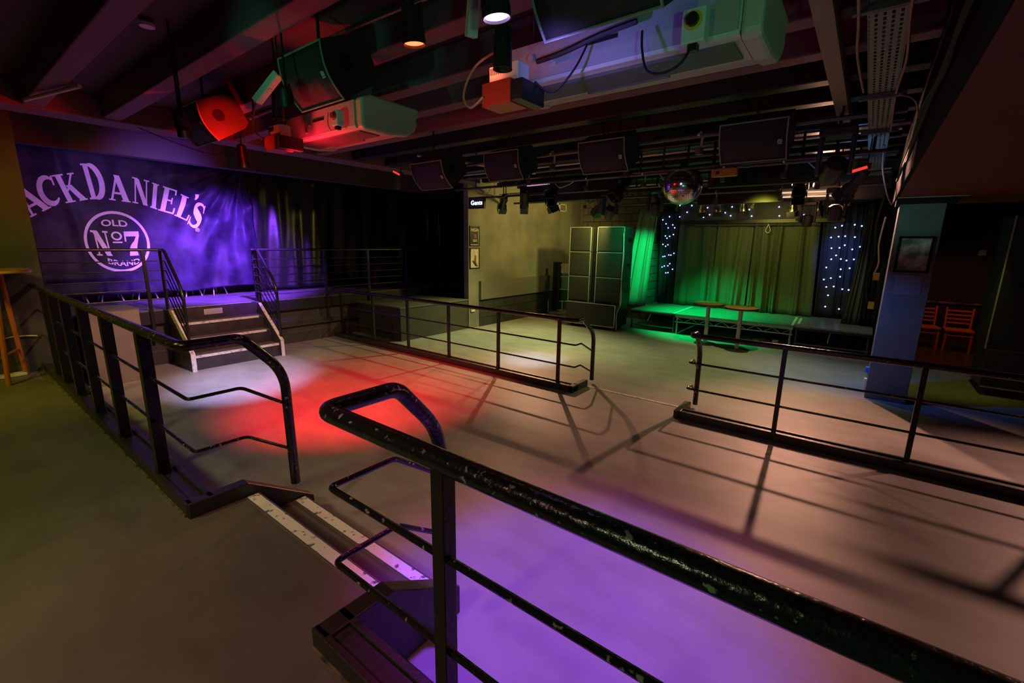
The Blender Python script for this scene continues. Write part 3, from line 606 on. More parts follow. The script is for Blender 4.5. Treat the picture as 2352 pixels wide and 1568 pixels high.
# round emblem
g = G()
RC = (2.285, 2.05)
n = 64
for i in range(n):
    a0, a1 = 2*math.pi*i/n, 2*math.pi*(i+1)/n
    q = [(RC[0]+r*0.455*math.cos(a), RC[1]+r*0.53*math.sin(a)) for r, a in ((0.94, a0), (1.03, a0), (1.03, a1), (0.94, a1))]
    sub_quad(g, q, lambda p: p)
g.build('emblem_ring', M['print'], bt, smooth=True)
g = G(); place_glyph(g, 'No', (1.96, 1.81), (2.18, 1.80), (1.93, 2.25)); g.build('letter', M['print'], bt, smooth=True)
g = G(); place_glyph(g, '7', (2.375, 1.79), (2.60, 1.80), (2.38, 2.24)); g.build('numeral', M['print'], bt, smooth=True)
g = G()
for i in range(28):
    a0, a1 = 2*math.pi*i/28, 2*math.pi*(i+1)/28
    sub_quad(g, [(2.272+r*0.072*math.cos(a), 2.158+r*0.075*math.sin(a)) for r, a in ((0.68, a0), (1.05, a0), (1.05, a1), (0.68, a1))], lambda p: p)
sub_quad(g, [(2.205, 2.03), (2.34, 2.032), (2.34, 2.058), (2.205, 2.056)], lambda p: p)
g.build('letter', M['print'], bt, smooth=True)

def text_verts(txt, size, bold=0.0):
    cu = bpy.data.curves.new('txt', 'FONT'); cu.body = txt; cu.size = size; cu.align_x = 'CENTER'; cu.offset = bold; cu.resolution_u = 4
    o = bpy.data.objects.new('txt', cu); COL.objects.link(o)
    dg = bpy.context.evaluated_depsgraph_get(); dg.update()
    me = bpy.data.meshes.new_from_object(o.evaluated_get(dg))
    vs = [v.co.copy() for v in me.vertices]; fs = [tuple(p.vertices) for p in me.polygons]
    bpy.data.objects.remove(o); bpy.data.meshes.remove(me)
    return vs, fs
def banner_text(txt, cy, cz, h, w, bend=0.0, bold=0.01):
    vs, fs = text_verts(txt, 1.0, bold)
    x0 = min(v.x for v in vs); x1 = max(v.x for v in vs); y0 = min(v.y for v in vs); y1 = max(v.y for v in vs)
    out = []
    for v in vs:
        u = (v.x-x0)/(x1-x0)-0.5; t = (v.y-y0)/(y1-y0); y = cy+u*w; z = cz+t*h+bend*(1-4*u*u)
        out.append((BX+bdisp(y, z)+0.012, y, z))
    G().add(out, fs).build('lettering', M['print'], bt)
banner_text('OLD', 2.27, 2.318, 0.115, 0.37, 0.012, 0.02)
banner_text('BRAND', 2.325, 1.665, 0.10, 0.46, -0.05, 0.02)
banner_text('®', 3.575, 2.27, 0.075, 0.075, 0, 0.0)

# black drape along the rest of the platform wall
def drape(u, v):
    y = 4.66+u*4.9; z = 0.98+v*2.7
    d = 0.05*math.sin(y*7+0.6*z)+0.035*math.sin(y*15-z*1.1)+0.03*math.sin(3*y+2*z)
    return (-11.12+d*(1-0.6*v), y, z)
tag(G().grid(drape, 140, 24).build('drape', M['drape'], smooth=True, solid=0.006), 'plain black drape hung along the platform wall right of the banner', 'curtain')
t = thing('door_panel', (-11.3, 10.2, PZ), 'tall glossy black door panel at the right end of the raised platform', 'door panel')
G().box((-11.34, 9.62, PZ), (-11.28, 10.75, 3.3)).build('panel', M['gloss_black'], t)
for y in (9.66, 10.12, 10.6): G().cyl((-11.24, y, PZ), (-11.24, y, 3.2), 0.03, n=12).build('pipe', M['gloss_black'], t, smooth=True)

# low stools tucked beneath the banner
def stool(loc, label):
    x, y, z = loc
    t = thing('low_stool', loc, label, 'stool', 'pale-legged stools under the banner')
    G().box((x-0.16, y-0.15, z+0.28), (x+0.16, y+0.15, z+0.34)).build('seat', M['dark_seat'], t, bevel=0.01)
    for sx_, sy_ in ((-1, -1), (1, -1), (1, 1), (-1, 1)):
        G().cyl((x+sx_*0.10, y+sy_*0.10, z+0.28), (x+sx_*0.15, y+sy_*0.16, z), 0.012, n=8).build('leg', M['pale_leg'], t, smooth=True)
    return t
s0 = stool((-11.2, 1.60, PZ), 'low stool with pale legs under the banner, leftmost of the row')
for i, (y, lab) in enumerate(((2.10, 'low stool with pale legs under the banner below the round emblem'), (2.62, 'low stool with pale legs under the banner behind the left stair handrail'),
                              (3.38, 'low stool with pale legs under the banner at the head of the stairs'), (3.86, 'low stool with pale legs under the banner, rightmost of the row'))):
    copy_tree(s0, (-11.2, y, PZ), 0.12*i, lab)

# traffic cone and things by the drape
t = thing('floor_lamp_cone', (-10.6, 7.6, PZ), 'small dim red cone standing on the platform by the black drape', 'cone')
G().lathe([(0.10, 0), (0.085, 0.03), (0.05, 0.25), (0.02, 0.42)], (-10.6, 7.6, PZ), 16).build('cone', M['soffit'], t, smooth=True)
G().box((-10.74, 7.46, PZ), (-10.46, 7.74, PZ+0.02)).build('foot', M['black_metal'], t)

# ------------------------------------------------------------------ posters, sign, vent, socket on the olive wall
def poster(y0, y1, z0, z1, face, label):
    t = thing('poster', (-7.74, (y0+y1)/2, z0), label, 'poster')
    g = G(); w = 0.02
    for a, b in (((y0, z0), (y1, z0+w)), ((y0, z1-w), (y1, z1)), ((y0, z0), (y0+w, z1)), ((y1-w, z0), (y1, z1))):
        g.box((-7.75, a[0], a[1]), (-7.725, b[0], b[1]))
    g.build('frame', M['black_metal'], t)
    G().box((-7.749, y0+w, z0+w), (-7.738, y1-w, z1-w)).build('sheet', face, t)
    return t
def wall_text(txt, yc, zb, h, w, x, m, parent, name='lettering', bold=0.0):
    vs, fs = text_verts(txt, 1.0, bold)
    x0 = min(v.x for v in vs); x1 = max(v.x for v in vs); y0 = min(v.y for v in vs); y1 = max(v.y for v in vs)
    out = [(x, yc+((v.x-x0)/(x1-x0)-0.5)*w, zb+(v.y-y0)/(y1-y0)*h) for v in vs]
    return G().add(out, fs).build(name, m, parent)
p1 = poster(8.31, 8.66, 2.05, 2.53, M['paper_black'], 'framed black poster headed HIGH on the olive wall, above the white one')
wall_text('HIGH', 8.49, 2.40, 0.075, 0.26, -7.736, M['print'], p1, bold=0.01)
G().box((-7.738, 8.46, 2.24), (-7.735, 8.56, 2.34)).build('picture', M['purple'], p1)
G().box((-7.738, 8.42, 2.19), (-7.735, 8.58, 2.205)).build('text_line', M['print'], p1)
G().box((-7.738, 8.43, 2.155), (-7.735, 8.57, 2.17)).build('text_line', M['print'], p1)
G().box((-7.738, 8.34, 2.075), (-7.735, 8.62, 2.09)).build('white_edge', M['print'], p1)
G().box((-7.738, 8.615, 2.075), (-7.735, 8.628, 2.46)).build('white_edge', M['print'], p1)
p2 = poster(8.31, 8.66, 1.50, 2.0, M['paper_white'], 'framed white poster with a curling corner on the olive wall, below the black one')
G().box((-7.738, 8.332, 1.90), (-7.735, 8.36, 1.975)).build('corner_mark', M['pink'], p2)
G().prism([(8.44, 1.66), (8.50, 1.84), (8.545, 1.80), (8.54, 1.66)], 'x', -7.738, -7.735).build('picture', M['brown'], p2)
G().prism([(8.38, 1.70), (8.52, 1.66), (8.60, 1.54), (8.50, 1.56)], 'x', -7.737, -7.734).build('picture', M['dark_print'], p2)
t = thing('toilet_sign', (-7.5, 8.3, 2.92), 'small lit Gents sign box projecting from the wall', 'sign')
G().box((-7.75, 8.31, 2.925), (-7.28, 8.39, 3.19)).build('housing', M['black_metal'], t, bevel=0.008)
G().box((-7.70, 8.300, 2.955), (-7.30, 8.312, 3.16)).build('face', M['sign_face'], t)
vs, fs = text_verts('Gents', 1.0, 0.02)
x0 = min(v.x for v in vs); x1 = max(v.x for v in vs)
G().add([(-7.68+(v.x-x0)/(x1-x0)*0.36, 8.297, 3.01+v.y*0.14) for v in vs], fs).build('lettering', M['em_sign'], t)
t = thing('wall_vent', (-7.72, 12.35, 3.12), 'pale twin-panel wall vent high on the olive wall', 'vent')
for y in (11.95, 12.38):
    g = G()
    for a, b in (((y, 3.12), (y+0.40, 3.15)), ((y, 3.32), (y+0.40, 3.35)), ((y, 3.12), (y+0.03, 3.35)), ((y+0.37, 3.12), (y+0.40, 3.35))): g.box((-7.75, a[0], a[1]), (-7.725, b[0], b[1]))
    g.build('frame', M['white_plastic'], t)
    g = G()
    for i in range(6): g.box((-7.75, y+0.03, 3.155+i*0.027), (-7.735, y+0.37, 3.168+i*0.027))
    g.build('louvre', M['olive_wall'], t)
t = thing('wall_socket', (-7.72, 8.40, 0.45), 'small pale wall socket low beside the yellow wall corner', 'socket')
G().box((-7.75, 8.33, 0.42), (-7.715, 8.47, 0.53)).build('plate', M['white_plastic'], t, bevel=0.004)
G().box((-7.716, 8.35, 0.455), (-7.712, 8.375, 0.49)).build('switch', M['red_plastic'], t)

# ------------------------------------------------------------------ speaker stack
def cabinet(x0, x1, y0, y1, z0, z1, label, bulge=0.0):
    t = thing('bass_cabinet', ((x0+x1)/2, y0, z0), label, 'loudspeaker', 'bass cabinets of the tall stack')
    G().box((x0, y0+0.012, z0+0.004), (x1, y1, z1-0.004)).build('case', M['sub_body'], t, bevel=0.008)
    G().box((x0+0.03, y0-0.004, z0+0.03), (x1-0.03, y0+0.013, z1-0.03)).build('grille', M['sub_face'], t, bevel=0.01)
    g = G(); w = 0.014
    g.box((x0, y0-0.002, z1-0.004-w), (x1, y0+0.02, z1-0.004)); g.box((x0, y0-0.002, z0+0.004), (x0+w, y0+0.02, z1-0.004)); g.box((x1-w, y0-0.002, z0+0.004), (x1, y0+0.02, z1-0.004))
    g.build('metal_edge', M['edge_metal'], t)
    G().box((x1-0.001, y0+0.25, (z0+z1)/2-0.04), (x1+0.02, y0+0.42, (z0+z1)/2+0.04)).build('handle', M['cup'], t)
    return t
zz = [0.66, 1.32, 1.945, 2.565]
nm = ['bottom', 'middle', 'top']
for i in range(3):
    cabinet(-6.21, -5.59, 10.50, 11.05, zz[i], zz[i+1], 'black bass cabinet in the left column of the tall stack, %s of three' % nm[i])
    cabinet(-5.42, -4.70, 10.50, 11.05, zz[i], zz[i+1], 'green-lit bass cabinet in the right column of the tall stack, %s of three' % nm[i])
tag(G().box((-5.585, 10.62, 0.665), (-5.425, 11.0, 2.55)).build('stack_gap_shade', M['gloss_black']), 'dark sheet added as shade in the gap between the two columns of bass cabinets', 'panel')  # dark sheet standing in for shade between the cabinet columns
t = thing('subwoofer', (-5.46, 10.36, 0), 'wide low subwoofer carrying the tall stack of cabinets', 'loudspeaker')
G().box((-6.18, 10.372, 0.09), (-4.76, 11.1, 0.66)).build('case', M['sub_body'], t, bevel=0.01)
G().box((-6.14, 10.355, 0.13), (-4.80, 10.374, 0.62)).build('grille', M['sub_face'], t, bevel=0.01)
g = G().box((-6.18, 10.358, 0.645), (-4.76, 10.385, 0.66)); g.box((-6.18, 10.358, 0.09), (-4.76, 10.385, 0.105)); g.box((-4.775, 10.358, 0.09), (-4.76, 10.385, 0.66))
g.build('metal_edge', M['edge_metal'], t)
for x in (-6.05, -4.9):
    for y in (10.5, 11.0): G().cyl((x, y-0.02, 0.045), (x, y+0.02, 0.045), 0.045, n=14).build('caster', M['caster'], t)
tag(G().tube(curve_pts([(-4.70, 10.45, 2.4), (-4.64, 10.4, 1.9), (-4.66, 10.4, 1.3), (-4.63, 10.4, 0.75), (-4.72, 10.38, 0.45), (-4.70, 10.36, 0.05)]), 0.008, 6).build('cable', M['cable_white'], smooth=True), 'pale cable hanging down the right side of the speaker stack', 'cable')

# equipment trolley left of the stack
t = thing('equipment_trolley', (-7.2, 11.8, 0), 'black upright trolley of folded stands left of the speaker stack', 'trolley')
for x in (-7.50, -7.36): G().box((x, 11.75, 0.1), (x+0.10, 11.87, 1.60)).build('upright', M['black_metal'], t, bevel=0.006)
for z in (0.42, 0.78, 1.16, 1.5): G().cyl((-7.35, 11.78, z), (-6.6, 11.9, z+0.02), 0.016, n=8).build('rung', M['edge_metal'], t, smooth=True)
G().box((-7.30, 11.74, 0.13), (-6.7, 11.80, 0.17)).build('yellow_bar', M['yellow'], t)
for x in (-7.62, -7.12): G().cyl((x, 11.72, 0.06), (x, 11.72, 0.42), 0.014, n=8).build('pale_leg', M['white_plastic'], t, smooth=True)
for x in (-7.5, -7.0): G().cyl((x, 11.68, 0.05), (x, 11.72, 0.05), 0.05, n=16).build('wheel', M['edge_metal'], t)
tag(G().box((-7.18, 11.69, 1.28), (-6.84, 11.75, 1.56)).build('paper_box', M['paper_white'], bevel=0.004), 'pale square carton hung on the black trolley', 'box')

# ------------------------------------------------------------------ stage
def deck(x0, x1, y0, y1, z, label, truss=False):
    t = thing('stage_deck', ((x0+x1)/2, (y0+y1)/2, 0), label, 'stage deck', 'decks of the low stage')
    G().box((x0+0.004, y0, z-0.03), (x1-0.004, y1, z)).build('deck_top', M['stage_top'], t)
    if truss:
        G().box((x0+0.01, y0+0.005, z-0.085), (x1-0.01, y0+0.045, z-0.031)).build('top_rail', M['alu_dull'], t)
        G().cyl((x0+0.01, y0+0.025, z-0.19), (x1-0.01, y0+0.025, z-0.19), 0.013, n=8).build('bottom_rail', M['alu_dull'], t, smooth=True)
        n = 14
        for i in range(n):
            a = x0+0.05+(x1-x0-0.1)*i/n; b = x0+0.05+(x1-x0-0.1)*(i+1)/n
            p = (a, y0+0.025, z-0.085 if i % 2 == 0 else z-0.19); q = (b, y0+0.025, z-0.19 if i % 2 == 0 else z-0.085)
            G().cyl(p, q, 0.007, n=6).build('lattice_strut', M['alu_dull'], t, smooth=True)
        mm = M['alu_dull']
    else:
        G().box((x0+0.01, y0+0.005, z-0.08), (x1-0.01, y0+0.03, z-0.031)).build('top_rail', M['black_metal'], t)
        G().cyl((x0+0.03, y0+0.03, 0.12), (x1-0.03, y0+0.03, 0.12), 0.012, n=8).build('bottom_rail', M['rig_metal'], t, smooth=True)
        G().cyl((x0+0.03, y0+0.6, 0.2), (x1-0.03, y0+0.6, 0.2), 0.012, n=8).build('bottom_rail', M['rig_metal'], t, smooth=True)
        mm = M['rig_metal']
    for x in (x0+0.05, x1-0.05):
        for y in (y0+0.05, y1-0.08): G().cyl((x, y, 0), (x, y, z-0.031), 0.022, n=12).build('leg', mm, t, smooth=True)
    return t
deck(-4.70, -3.52, 11.15, 13.25, 0.50, 'left stage deck lit green on a black frame')
deck(-3.52, -1.02, 11.10, 13.25, 0.50, 'wide middle stage deck with a silver lattice truss front', True)
deck(-1.02, 0.30, 11.15, 13.25, 0.50, 'right stage deck with a grey top beside the blue pillar')
for a, b, lab in (((-3.56, 11.14), (-3.60, 12.75), 'frayed pale tape line between the left and middle stage decks'),
                  ((-1.06, 11.16), (-1.12, 12.6), 'pale tape line between the middle and right stage decks'), ((-0.98, 11.5), (-1.02, 12.5), 'short second tape strip on the right stage deck')):
    g = G().add([(a[0]-0.025, a[1], 0.5025), (a[0]+0.025, a[1], 0.5025), (b[0]+0.025, b[1], 0.5025), (b[0]-0.025, b[1], 0.5025)], [(0, 1, 2, 3)])
    tag(g.build('floor_tape', M['tape'], solid=0.002), lab, 'tape', 'tape on the stage decks')
tag(G().box((-4.68, 12.1, 0.50), (-4.65, 13.0, 0.512)).build('floor_tape', M['tape']), 'thin pale strip on the left edge of the stage', 'tape')
# junk beneath the stage
for i, (x, y, w, h, lab) in enumerate(((-1.75, 11.45, 0.5, 0.07, 'flat chrome lamp bar lying under the middle stage deck'), (-1.35, 11.35, 0.18, 0.12, 'small chrome clamp lying under the middle stage deck'),
                                       (-0.55, 11.6, 0.45, 0.10, 'dark folded stand lying under the right stage deck'))):
    g = G().cyl((x-w/2, y, 0.04), (x+w/2, y+0.08, 0.04), 0.02, n=8); g.cyl((x-w/3, y-0.05, 0.03), (x+w/4, y+0.15, 0.03+h*0.5), 0.015, n=8); g.box((x-0.06, y-0.04, 0.0), (x+0.06, y+0.05, h))
    tag(g.build('floor_bracket', M['alu_dull' if i < 2 else 'rig_metal']), lab, 'bracket')
tag(G().tube([(-0.38, 11.2, 0.45), (-0.40, 11.18, 0.2)], 0.012, 6).build('tie_strap', M['yellow']), 'yellow strap hanging from the right stage deck', 'strap')
tag(G().tube([(-4.15, 11.2, 0.44), (-4.22, 11.17, 0.25)], 0.01, 6).build('tie_strap', M['white_plastic']), 'pale strap hanging below the left stage deck', 'strap')

# curtains
def curtain(name, x0b, x1b, x0t, x1t, z0, z1, y, m, label, folds, amp, seed=0, lean=None, nu=160):
    rnd = random.Random(seed); ph = [rnd.uniform(0, 6.28) for _ in range(4)]
    def f(u, v):
        xa = x0b+(x0t-x0b)*v; xb = x1b+(x1t-x1b)*v
        if lean: xa += lean*math.sin(math.pi*v)*0.5; xb += lean*math.sin(math.pi*v)*0.5
        x = xa+(xb-xa)*u
        uu = u+0.055*math.sin(7*u+ph[2]+0.5*v)+0.03*math.sin(17*u+ph[3]-0.4*v)
        w = math.sin(folds*6.283*uu+ph[0]+0.5*v); w = math.copysign(abs(w)**0.6, w)
        d = amp*(w*0.6+math.sin(folds*2.7*6.283*uu+ph[1]-0.9*v)*0.30*(0.5+0.5*math.sin(5*u+ph[3])))*(0.8+0.4*(1-v))
        return (x, y+d, z0+(z1-z0)*v)
    return tag(G().grid(f, nu, 14).build(name, m, smooth=True, solid=0.006), label, 'curtain')
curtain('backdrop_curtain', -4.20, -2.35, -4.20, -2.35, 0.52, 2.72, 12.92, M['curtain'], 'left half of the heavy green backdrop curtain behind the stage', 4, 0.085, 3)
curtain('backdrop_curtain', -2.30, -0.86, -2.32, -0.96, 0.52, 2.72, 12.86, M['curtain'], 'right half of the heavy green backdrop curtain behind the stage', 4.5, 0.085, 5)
c_l = curtain('star_curtain', -4.66, -4.24, -4.78, -4.24, 0.52, 3.15, 12.98, M['curtain_star'], 'narrow black star cloth with blue lights at the left of the stage', 4, 0.03, 8, nu=60)
c_r = curtain('star_curtain', -0.82, 0.10, -0.92, 0.0, 0.52, 3.1, 12.98, M['curtain_star'], 'black star cloth with blue lights at the right of the stage', 7, 0.035, 9, nu=90)
c_t = tag(G().box((-4.2, 12.985, 2.80), (-0.96, 13.03, 3.3)).build('star_valance', M['band']), 'dark star-lit valance above the backdrop curtain', 'valance')
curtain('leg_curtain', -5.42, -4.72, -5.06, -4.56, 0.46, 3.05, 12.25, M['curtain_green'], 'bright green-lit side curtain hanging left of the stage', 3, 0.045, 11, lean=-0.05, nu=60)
curtain('leg_curtain', -0.26, 0.12, -0.10, 0.0, 0.502, 3.05, 12.2, M['curtain'], 'gathered dark side curtain standing on the right stage deck', 4, 0.04, 13, lean=0.05, nu=60)
curtain('black_side_curtain', 0.06, 0.33, -0.02, 0.33, 0.51, 3.3, 12.1, M['curtain_dark'], 'black side curtain between the right star cloth and the blue pillar', 3, 0.04, 14, nu=40)
t = thing('curtain_track', (-2.6, 12.72, 2.68), 'long black curtain track above the backdrop', 'curtain track')
G().box((-4.30, 12.70, 2.70), (-0.50, 12.76, 2.78)).build('track', M['black_metal'], t)
G().cyl((-3.7, 12.68, 2.665), (-0.95, 12.68, 2.64), 0.016, n=8).build('hanging_bar', M['rig_metal'], t, smooth=True)
G().tube(curve_pts([(-1.98, 12.62, 2.66), (-2.03, 12.62, 2.52), (-1.98, 12.62, 2.46), (-1.93, 12.62, 2.52), (-1.98, 12.62, 2.66)]), 0.008, 6).build('rope_loop', M['cable_white'], t, smooth=True)
LED = [(-4.57, 2.72), (-4.38, 2.69), (-4.5, 2.61), (-4.32, 2.61), (-4.56, 2.39), (-4.44, 2.38), (-4.34, 2.43), (-4.51, 2.33), (-4.61, 2.16), (-4.47, 2.15), (-4.53, 2.11), (-4.28, 1.92), (-4.58, 1.82), (-4.53, 1.83), (-4.42, 1.87), (-4.36, 1.87), (-4.58, 1.53), (-4.52, 1.56), (-4.42, 1.57), (-4.37, 1.63), (-4.28, 1.48), (-4.46, 1.37), (-4.4, 1.38), (-4.49, 2.91), (-4.21, 2.9), (-4.67, 2.83), (-4.23, 3.2), (-3.93, 3.19), (-4.04, 3.02), (-3.6, 2.88), (-3.52, 3.12), (-3.45, 2.94), (-3.28, 2.9), (-3.07, 2.98), (-2.93, 2.9), (-2.92, 3.12), (-2.66, 2.92), (-2.51, 3.04), (-2.44, 2.88), (-1.86, 3.08), (-1.83, 2.87), (-1.5, 2.93), (-1.32, 2.88), (-1.07, 2.98), (-0.68, 2.96), (-0.72, 2.74), (-0.67, 2.58), (-0.55, 2.62), (-0.32, 2.64), (-0.19, 2.61), (-0.72, 2.36), (-0.58, 2.38), (-0.46, 2.39), (-0.28, 2.37), (-0.68, 2.12), (-0.53, 2.13), (-0.44, 2.19), (-0.29, 2.1), (-0.16, 2.16), (-0.57, 1.96), (-0.65, 1.87), (-0.47, 1.88), (-0.36, 1.85), (-0.23, 1.88), (-0.72, 1.68), (-0.44, 1.65), (-0.28, 1.68), (-0.73, 1.4), (-0.6, 1.44), (-0.43, 1.48), (-0.66, 1.23), (-0.52, 1.25), (-0.35, 1.2), (-0.23, 1.19), (-0.6, 1.04), (-0.62, 0.77), (-0.35, 0.74)]
led0 = G().lathe([(0.003, -0.016), (0.013, -0.009), (0.017, 0.0), (0.013, 0.009), (0.003, 0.016)], (0, 0, 0), 10).build('star_light', M['led'], None, origin=(0, 0, 0))
first = True
for x, z in LED:
    par = c_l if x < -4.2 else (c_r if x > -0.96 else c_t)
    y = 12.92 if par != c_t else 12.975
    o = led0 if first else led0.copy()
    if not first: COL.objects.link(o)
    first = False; o.parent = par; o.location = Vector((x, y, z))-wloc(par)

# tall round bar tables in front of the stage
def bar_table(x, y, label):
    t = thing('bar_table', (x, y, 0), label, 'table', 'round bar tables by the stage')
    G().lathe([(0.325, 0.875), (0.325, 0.905), (0.315, 0.912)], (x, y, 0), 40).build('table_top', M['wood'], t)
    G().lathe([(0.327, 0.868), (0.330, 0.89), (0.327, 0.903)], (x, y, 0), 40).build('edge_band', M['table_edge'], t, smooth=True)
    G().cyl((x, y, 0.03), (x, y, 0.872), 0.042, n=20).build('column', M['steel_post'], t, smooth=True)
    G().lathe([(0.23, 0), (0.23, 0.012), (0.06, 0.035)], (x, y, 0), 32).build('foot_plate', M['black_metal'], t, smooth=True)
    return t
b0 = bar_table(-2.60, 10.45, 'tall round bar table with brown top before the stage, the left one')
copy_tree(b0, (-1.90, 10.20, 0), 0.4, 'tall round bar table with brown top before the stage, the right one')

# ------------------------------------------------------------------ loudspeakers under the ceiling
def loudspeaker(loc, label, w=0.58, h=0.37, tilt=26, yaw=0):
    """loc = centre of the lower front edge"""
    t = thing('loudspeaker', loc, label, 'loudspeaker', 'black loudspeakers hung under the ceiling')
    X = Matrix.Translation(loc) @ (RZ(yaw) @ RX(tilt)).to_4x4()
    cur = [(-0.045*math.sin(math.pi*i/10), h*i/10) for i in range(11)]
    prof = [(y, z) for y, z in cur]+[(0.30, h-0.01), (0.36, h*0.78), (0.36, h*0.18), (0.30, 0.03)]
    G().prism([(y+0.012, z) for y, z in prof], 'x', -w/2, w/2).build('cabinet', M['cab'], t, xf=X)
    def gf(u, v):
        return (-w/2+0.012+(w-0.024)*u, -0.045*math.sin(math.pi*v)+0.004, 0.012+(h-0.024)*v)
    G().grid(gf, 4, 12).build('grille', M['grille'], t, smooth=True, xf=X, solid=0.004)
    g = G()
    for sx_ in (-1, 1): g.tube([(sx_*(w/2-0.004), y+0.004, z) for y, z in cur], 0.007, 6)
    g.tube([(-w/2, cur[0][0]+0.004, 0.004), (w/2, cur[0][0]+0.004, 0.004)], 0.007, 6); g.tube([(-w/2, 0.004, h-0.003), (w/2, 0.004, h-0.003)], 0.007, 6)
    g.build('grille_rim', M['grille_rim'], t, smooth=True, xf=X)
    for sx_ in (-1, 1): G().cyl((sx_*(w/2-0.001), 0.13, h*0.55), (sx_*(w/2+0.003), 0.13, h*0.55), 0.055, n=20).build('handle_cup', M['cup'], t, xf=X)
    g = G().box((w/2-0.075, -0.045, h*0.42), (w/2-0.040, -0.040, h*0.42+0.008))
    for dx in (0, 0.0135, 0.027): g.box((w/2-0.075+dx, -0.046, h*0.42+0.012), (w/2-0.067+dx, -0.040, h*0.42+0.042))
    g.box((w/2-0.075, -0.046, h*0.42+0.036), (w/2-0.040, -0.040, h*0.42+0.042))
    g.build('badge', M['logo'], t, xf=X)
    top = Vector(X @ Vector((0, 0.18, h-0.02)))
    G().cyl(top, (top.x, top.y, CZ), 0.012, n=8).build('hanging_rod', M['black_metal'], t)
    return t
loudspeaker((-3.37, 2.02, 3.10), 'large black loudspeaker hung above the red-lit air conditioner')
loudspeaker((-5.60, 2.03, 3.09), 'black loudspeaker with a red-lit side, far left under the joists')
loudspeaker((-1.09, 2.02, 3.07), 'black loudspeaker cut by the top of the photo above the large air conditioner')
loudspeaker((-2.57, 5.09, 2.945), 'black loudspeaker hung left of the mirror ball')
loudspeaker((-3.97, 4.98, 2.945), 'black loudspeaker hung above the Gents sign, between two others', tilt=20)
loudspeaker((-4.58, 4.30, 2.80), 'black loudspeaker hung lowest and farthest left of the back row', tilt=34)
loudspeaker((-1.01, 5.09, 2.925), 'broad black loudspeaker hung right of the mirror ball')

# ------------------------------------------------------------------ air conditioners
def aircon(x0, x1, label, tagn):
    t = thing('air_conditioner', ((x0+x1)/2, 2.7, 3.03), label, 'air conditioner')
    prof = [(2.41, 3.26), (2.41, 3.055), (2.44, 3.04), (2.70, 3.035), (2.86, 3.06), (2.94, 3.11), (2.975, 3.18), (2.985, 3.28), (2.5, 3.30)]
    G().prism(prof, 'x', x0+0.09, x1-0.09).build('body', M['ac'], t)
    big = [(2.40, 3.27), (2.40, 3.05), (2.43, 3.03), (2.70, 3.025), (2.87, 3.05), (2.955, 3.105), (2.985, 3.16), (2.975, 3.20), (3.0, 3.24), (3.0, 3.30), (2.5, 3.31)]
    for a, b in ((x0, x0+0.09), (x1-0.09, x1)): G().prism(big, 'x', a, b).build('end_cap', M['ac'], t, bevel=0.018)
    G().box((x0+0.10, 2.395, 3.068), (x1-0.10, 2.41, 3.262)).build('back_plate', M['ac_plate'], t)
    g = G()
    for i in range(18): g.box((x0+0.12, 2.45+i*0.0115, 3.026), (x1-0.12, 2.457+i*0.0115, 3.0385))
    g.build('intake_grille', M['ac_dark'], t)
    G().box((x0+0.09, 2.393, 3.045), (x1-0.09, 2.42, 3.066)).build('edge_strip', M['white_plastic'], t)
    G().box(((x0+x1)/2-0.25, 2.66, 3.020), ((x0+x1)/2+0.25, 2.675, 3.036)).build('badge_strip', M['ac_dark'], t)
    G().box(((x0+x1)/2-0.12, 2.388, 3.17), ((x0+x1)/2+0.06, 2.396, 3.19)).build('slot', M['black_metal'], t)
    for x in (x0+0.2, x0+0.2, x0+0.34):
        pass
    for x in (x0+0.12, x1-0.12):
        G().cyl((x, 2.6, 3.29), (x, 2.6, CZ), 0.008, n=6).build('hanging_rod', M['rig_metal'], t)
    return t
ac1 = aircon(-4.66, -3.42, 'ceiling air conditioner lit red behind, hung left of centre', 'a')
ac2 = aircon(-1.98, -0.50, 'large ceiling air conditioner lit violet behind, hung at the top right', 'b')
for y in (0, 1): G().cyl((-1.72+0.13*y, 2.392, 3.15+0.03*(1-y)), (-1.72+0.13*y, 2.37, 3.15+0.03*(1-y)), 0.02, n=16).build('pipe_boss', M['ac_plate'], ac2)
for x in (-4.28, -4.22): G().cyl((x, 2.392, 3.10+(x+4.28)*0.9), (x, 2.375, 3.10+(x+4.28)*0.9), 0.012, n=12).build('bolt', M['ac_plate'], ac1)
def isolator(x, y, z, label, knob, plate, s=1.0, yaw=0):
    t = thing('isolator_switch', (x, y, z), label, 'switch')
    X = Matrix.Translation((x, y, z)) @ RZ(yaw).to_4x4()
    G().box((-0.052*s, -0.03, -0.07*s), (0.052*s, 0.035, 0.07*s)).build('housing', M['white_plastic'], t, bevel=0.006, xf=X)
    G().cyl((0, -0.031, 0.018*s), (0, -0.034, 0.018*s), 0.040*s, n=24).build('plate', plate, t, xf=X)
    G().cyl((0, -0.034, 0.018*s), (0, -0.055, 0.018*s), 0.027*s, n=24).build('knob', knob, t, xf=X)
    G().box((-0.02*s, -0.02, -0.10*s), (0.02*s, 0.02, -0.07*s)).build('gland', M['black_metal'], t, xf=X)
    return t
isolator(-0.76, 2.31, 3.085, 'white isolator switch with yellow dial on the large air conditioner', M['black_metal'], M['yellow_plastic'])
isolator(-3.62, 2.30, 3.11, 'isolator switch with round red knob on the red-lit air conditioner', M['red_plastic'], M['red_plastic'], 0.85)
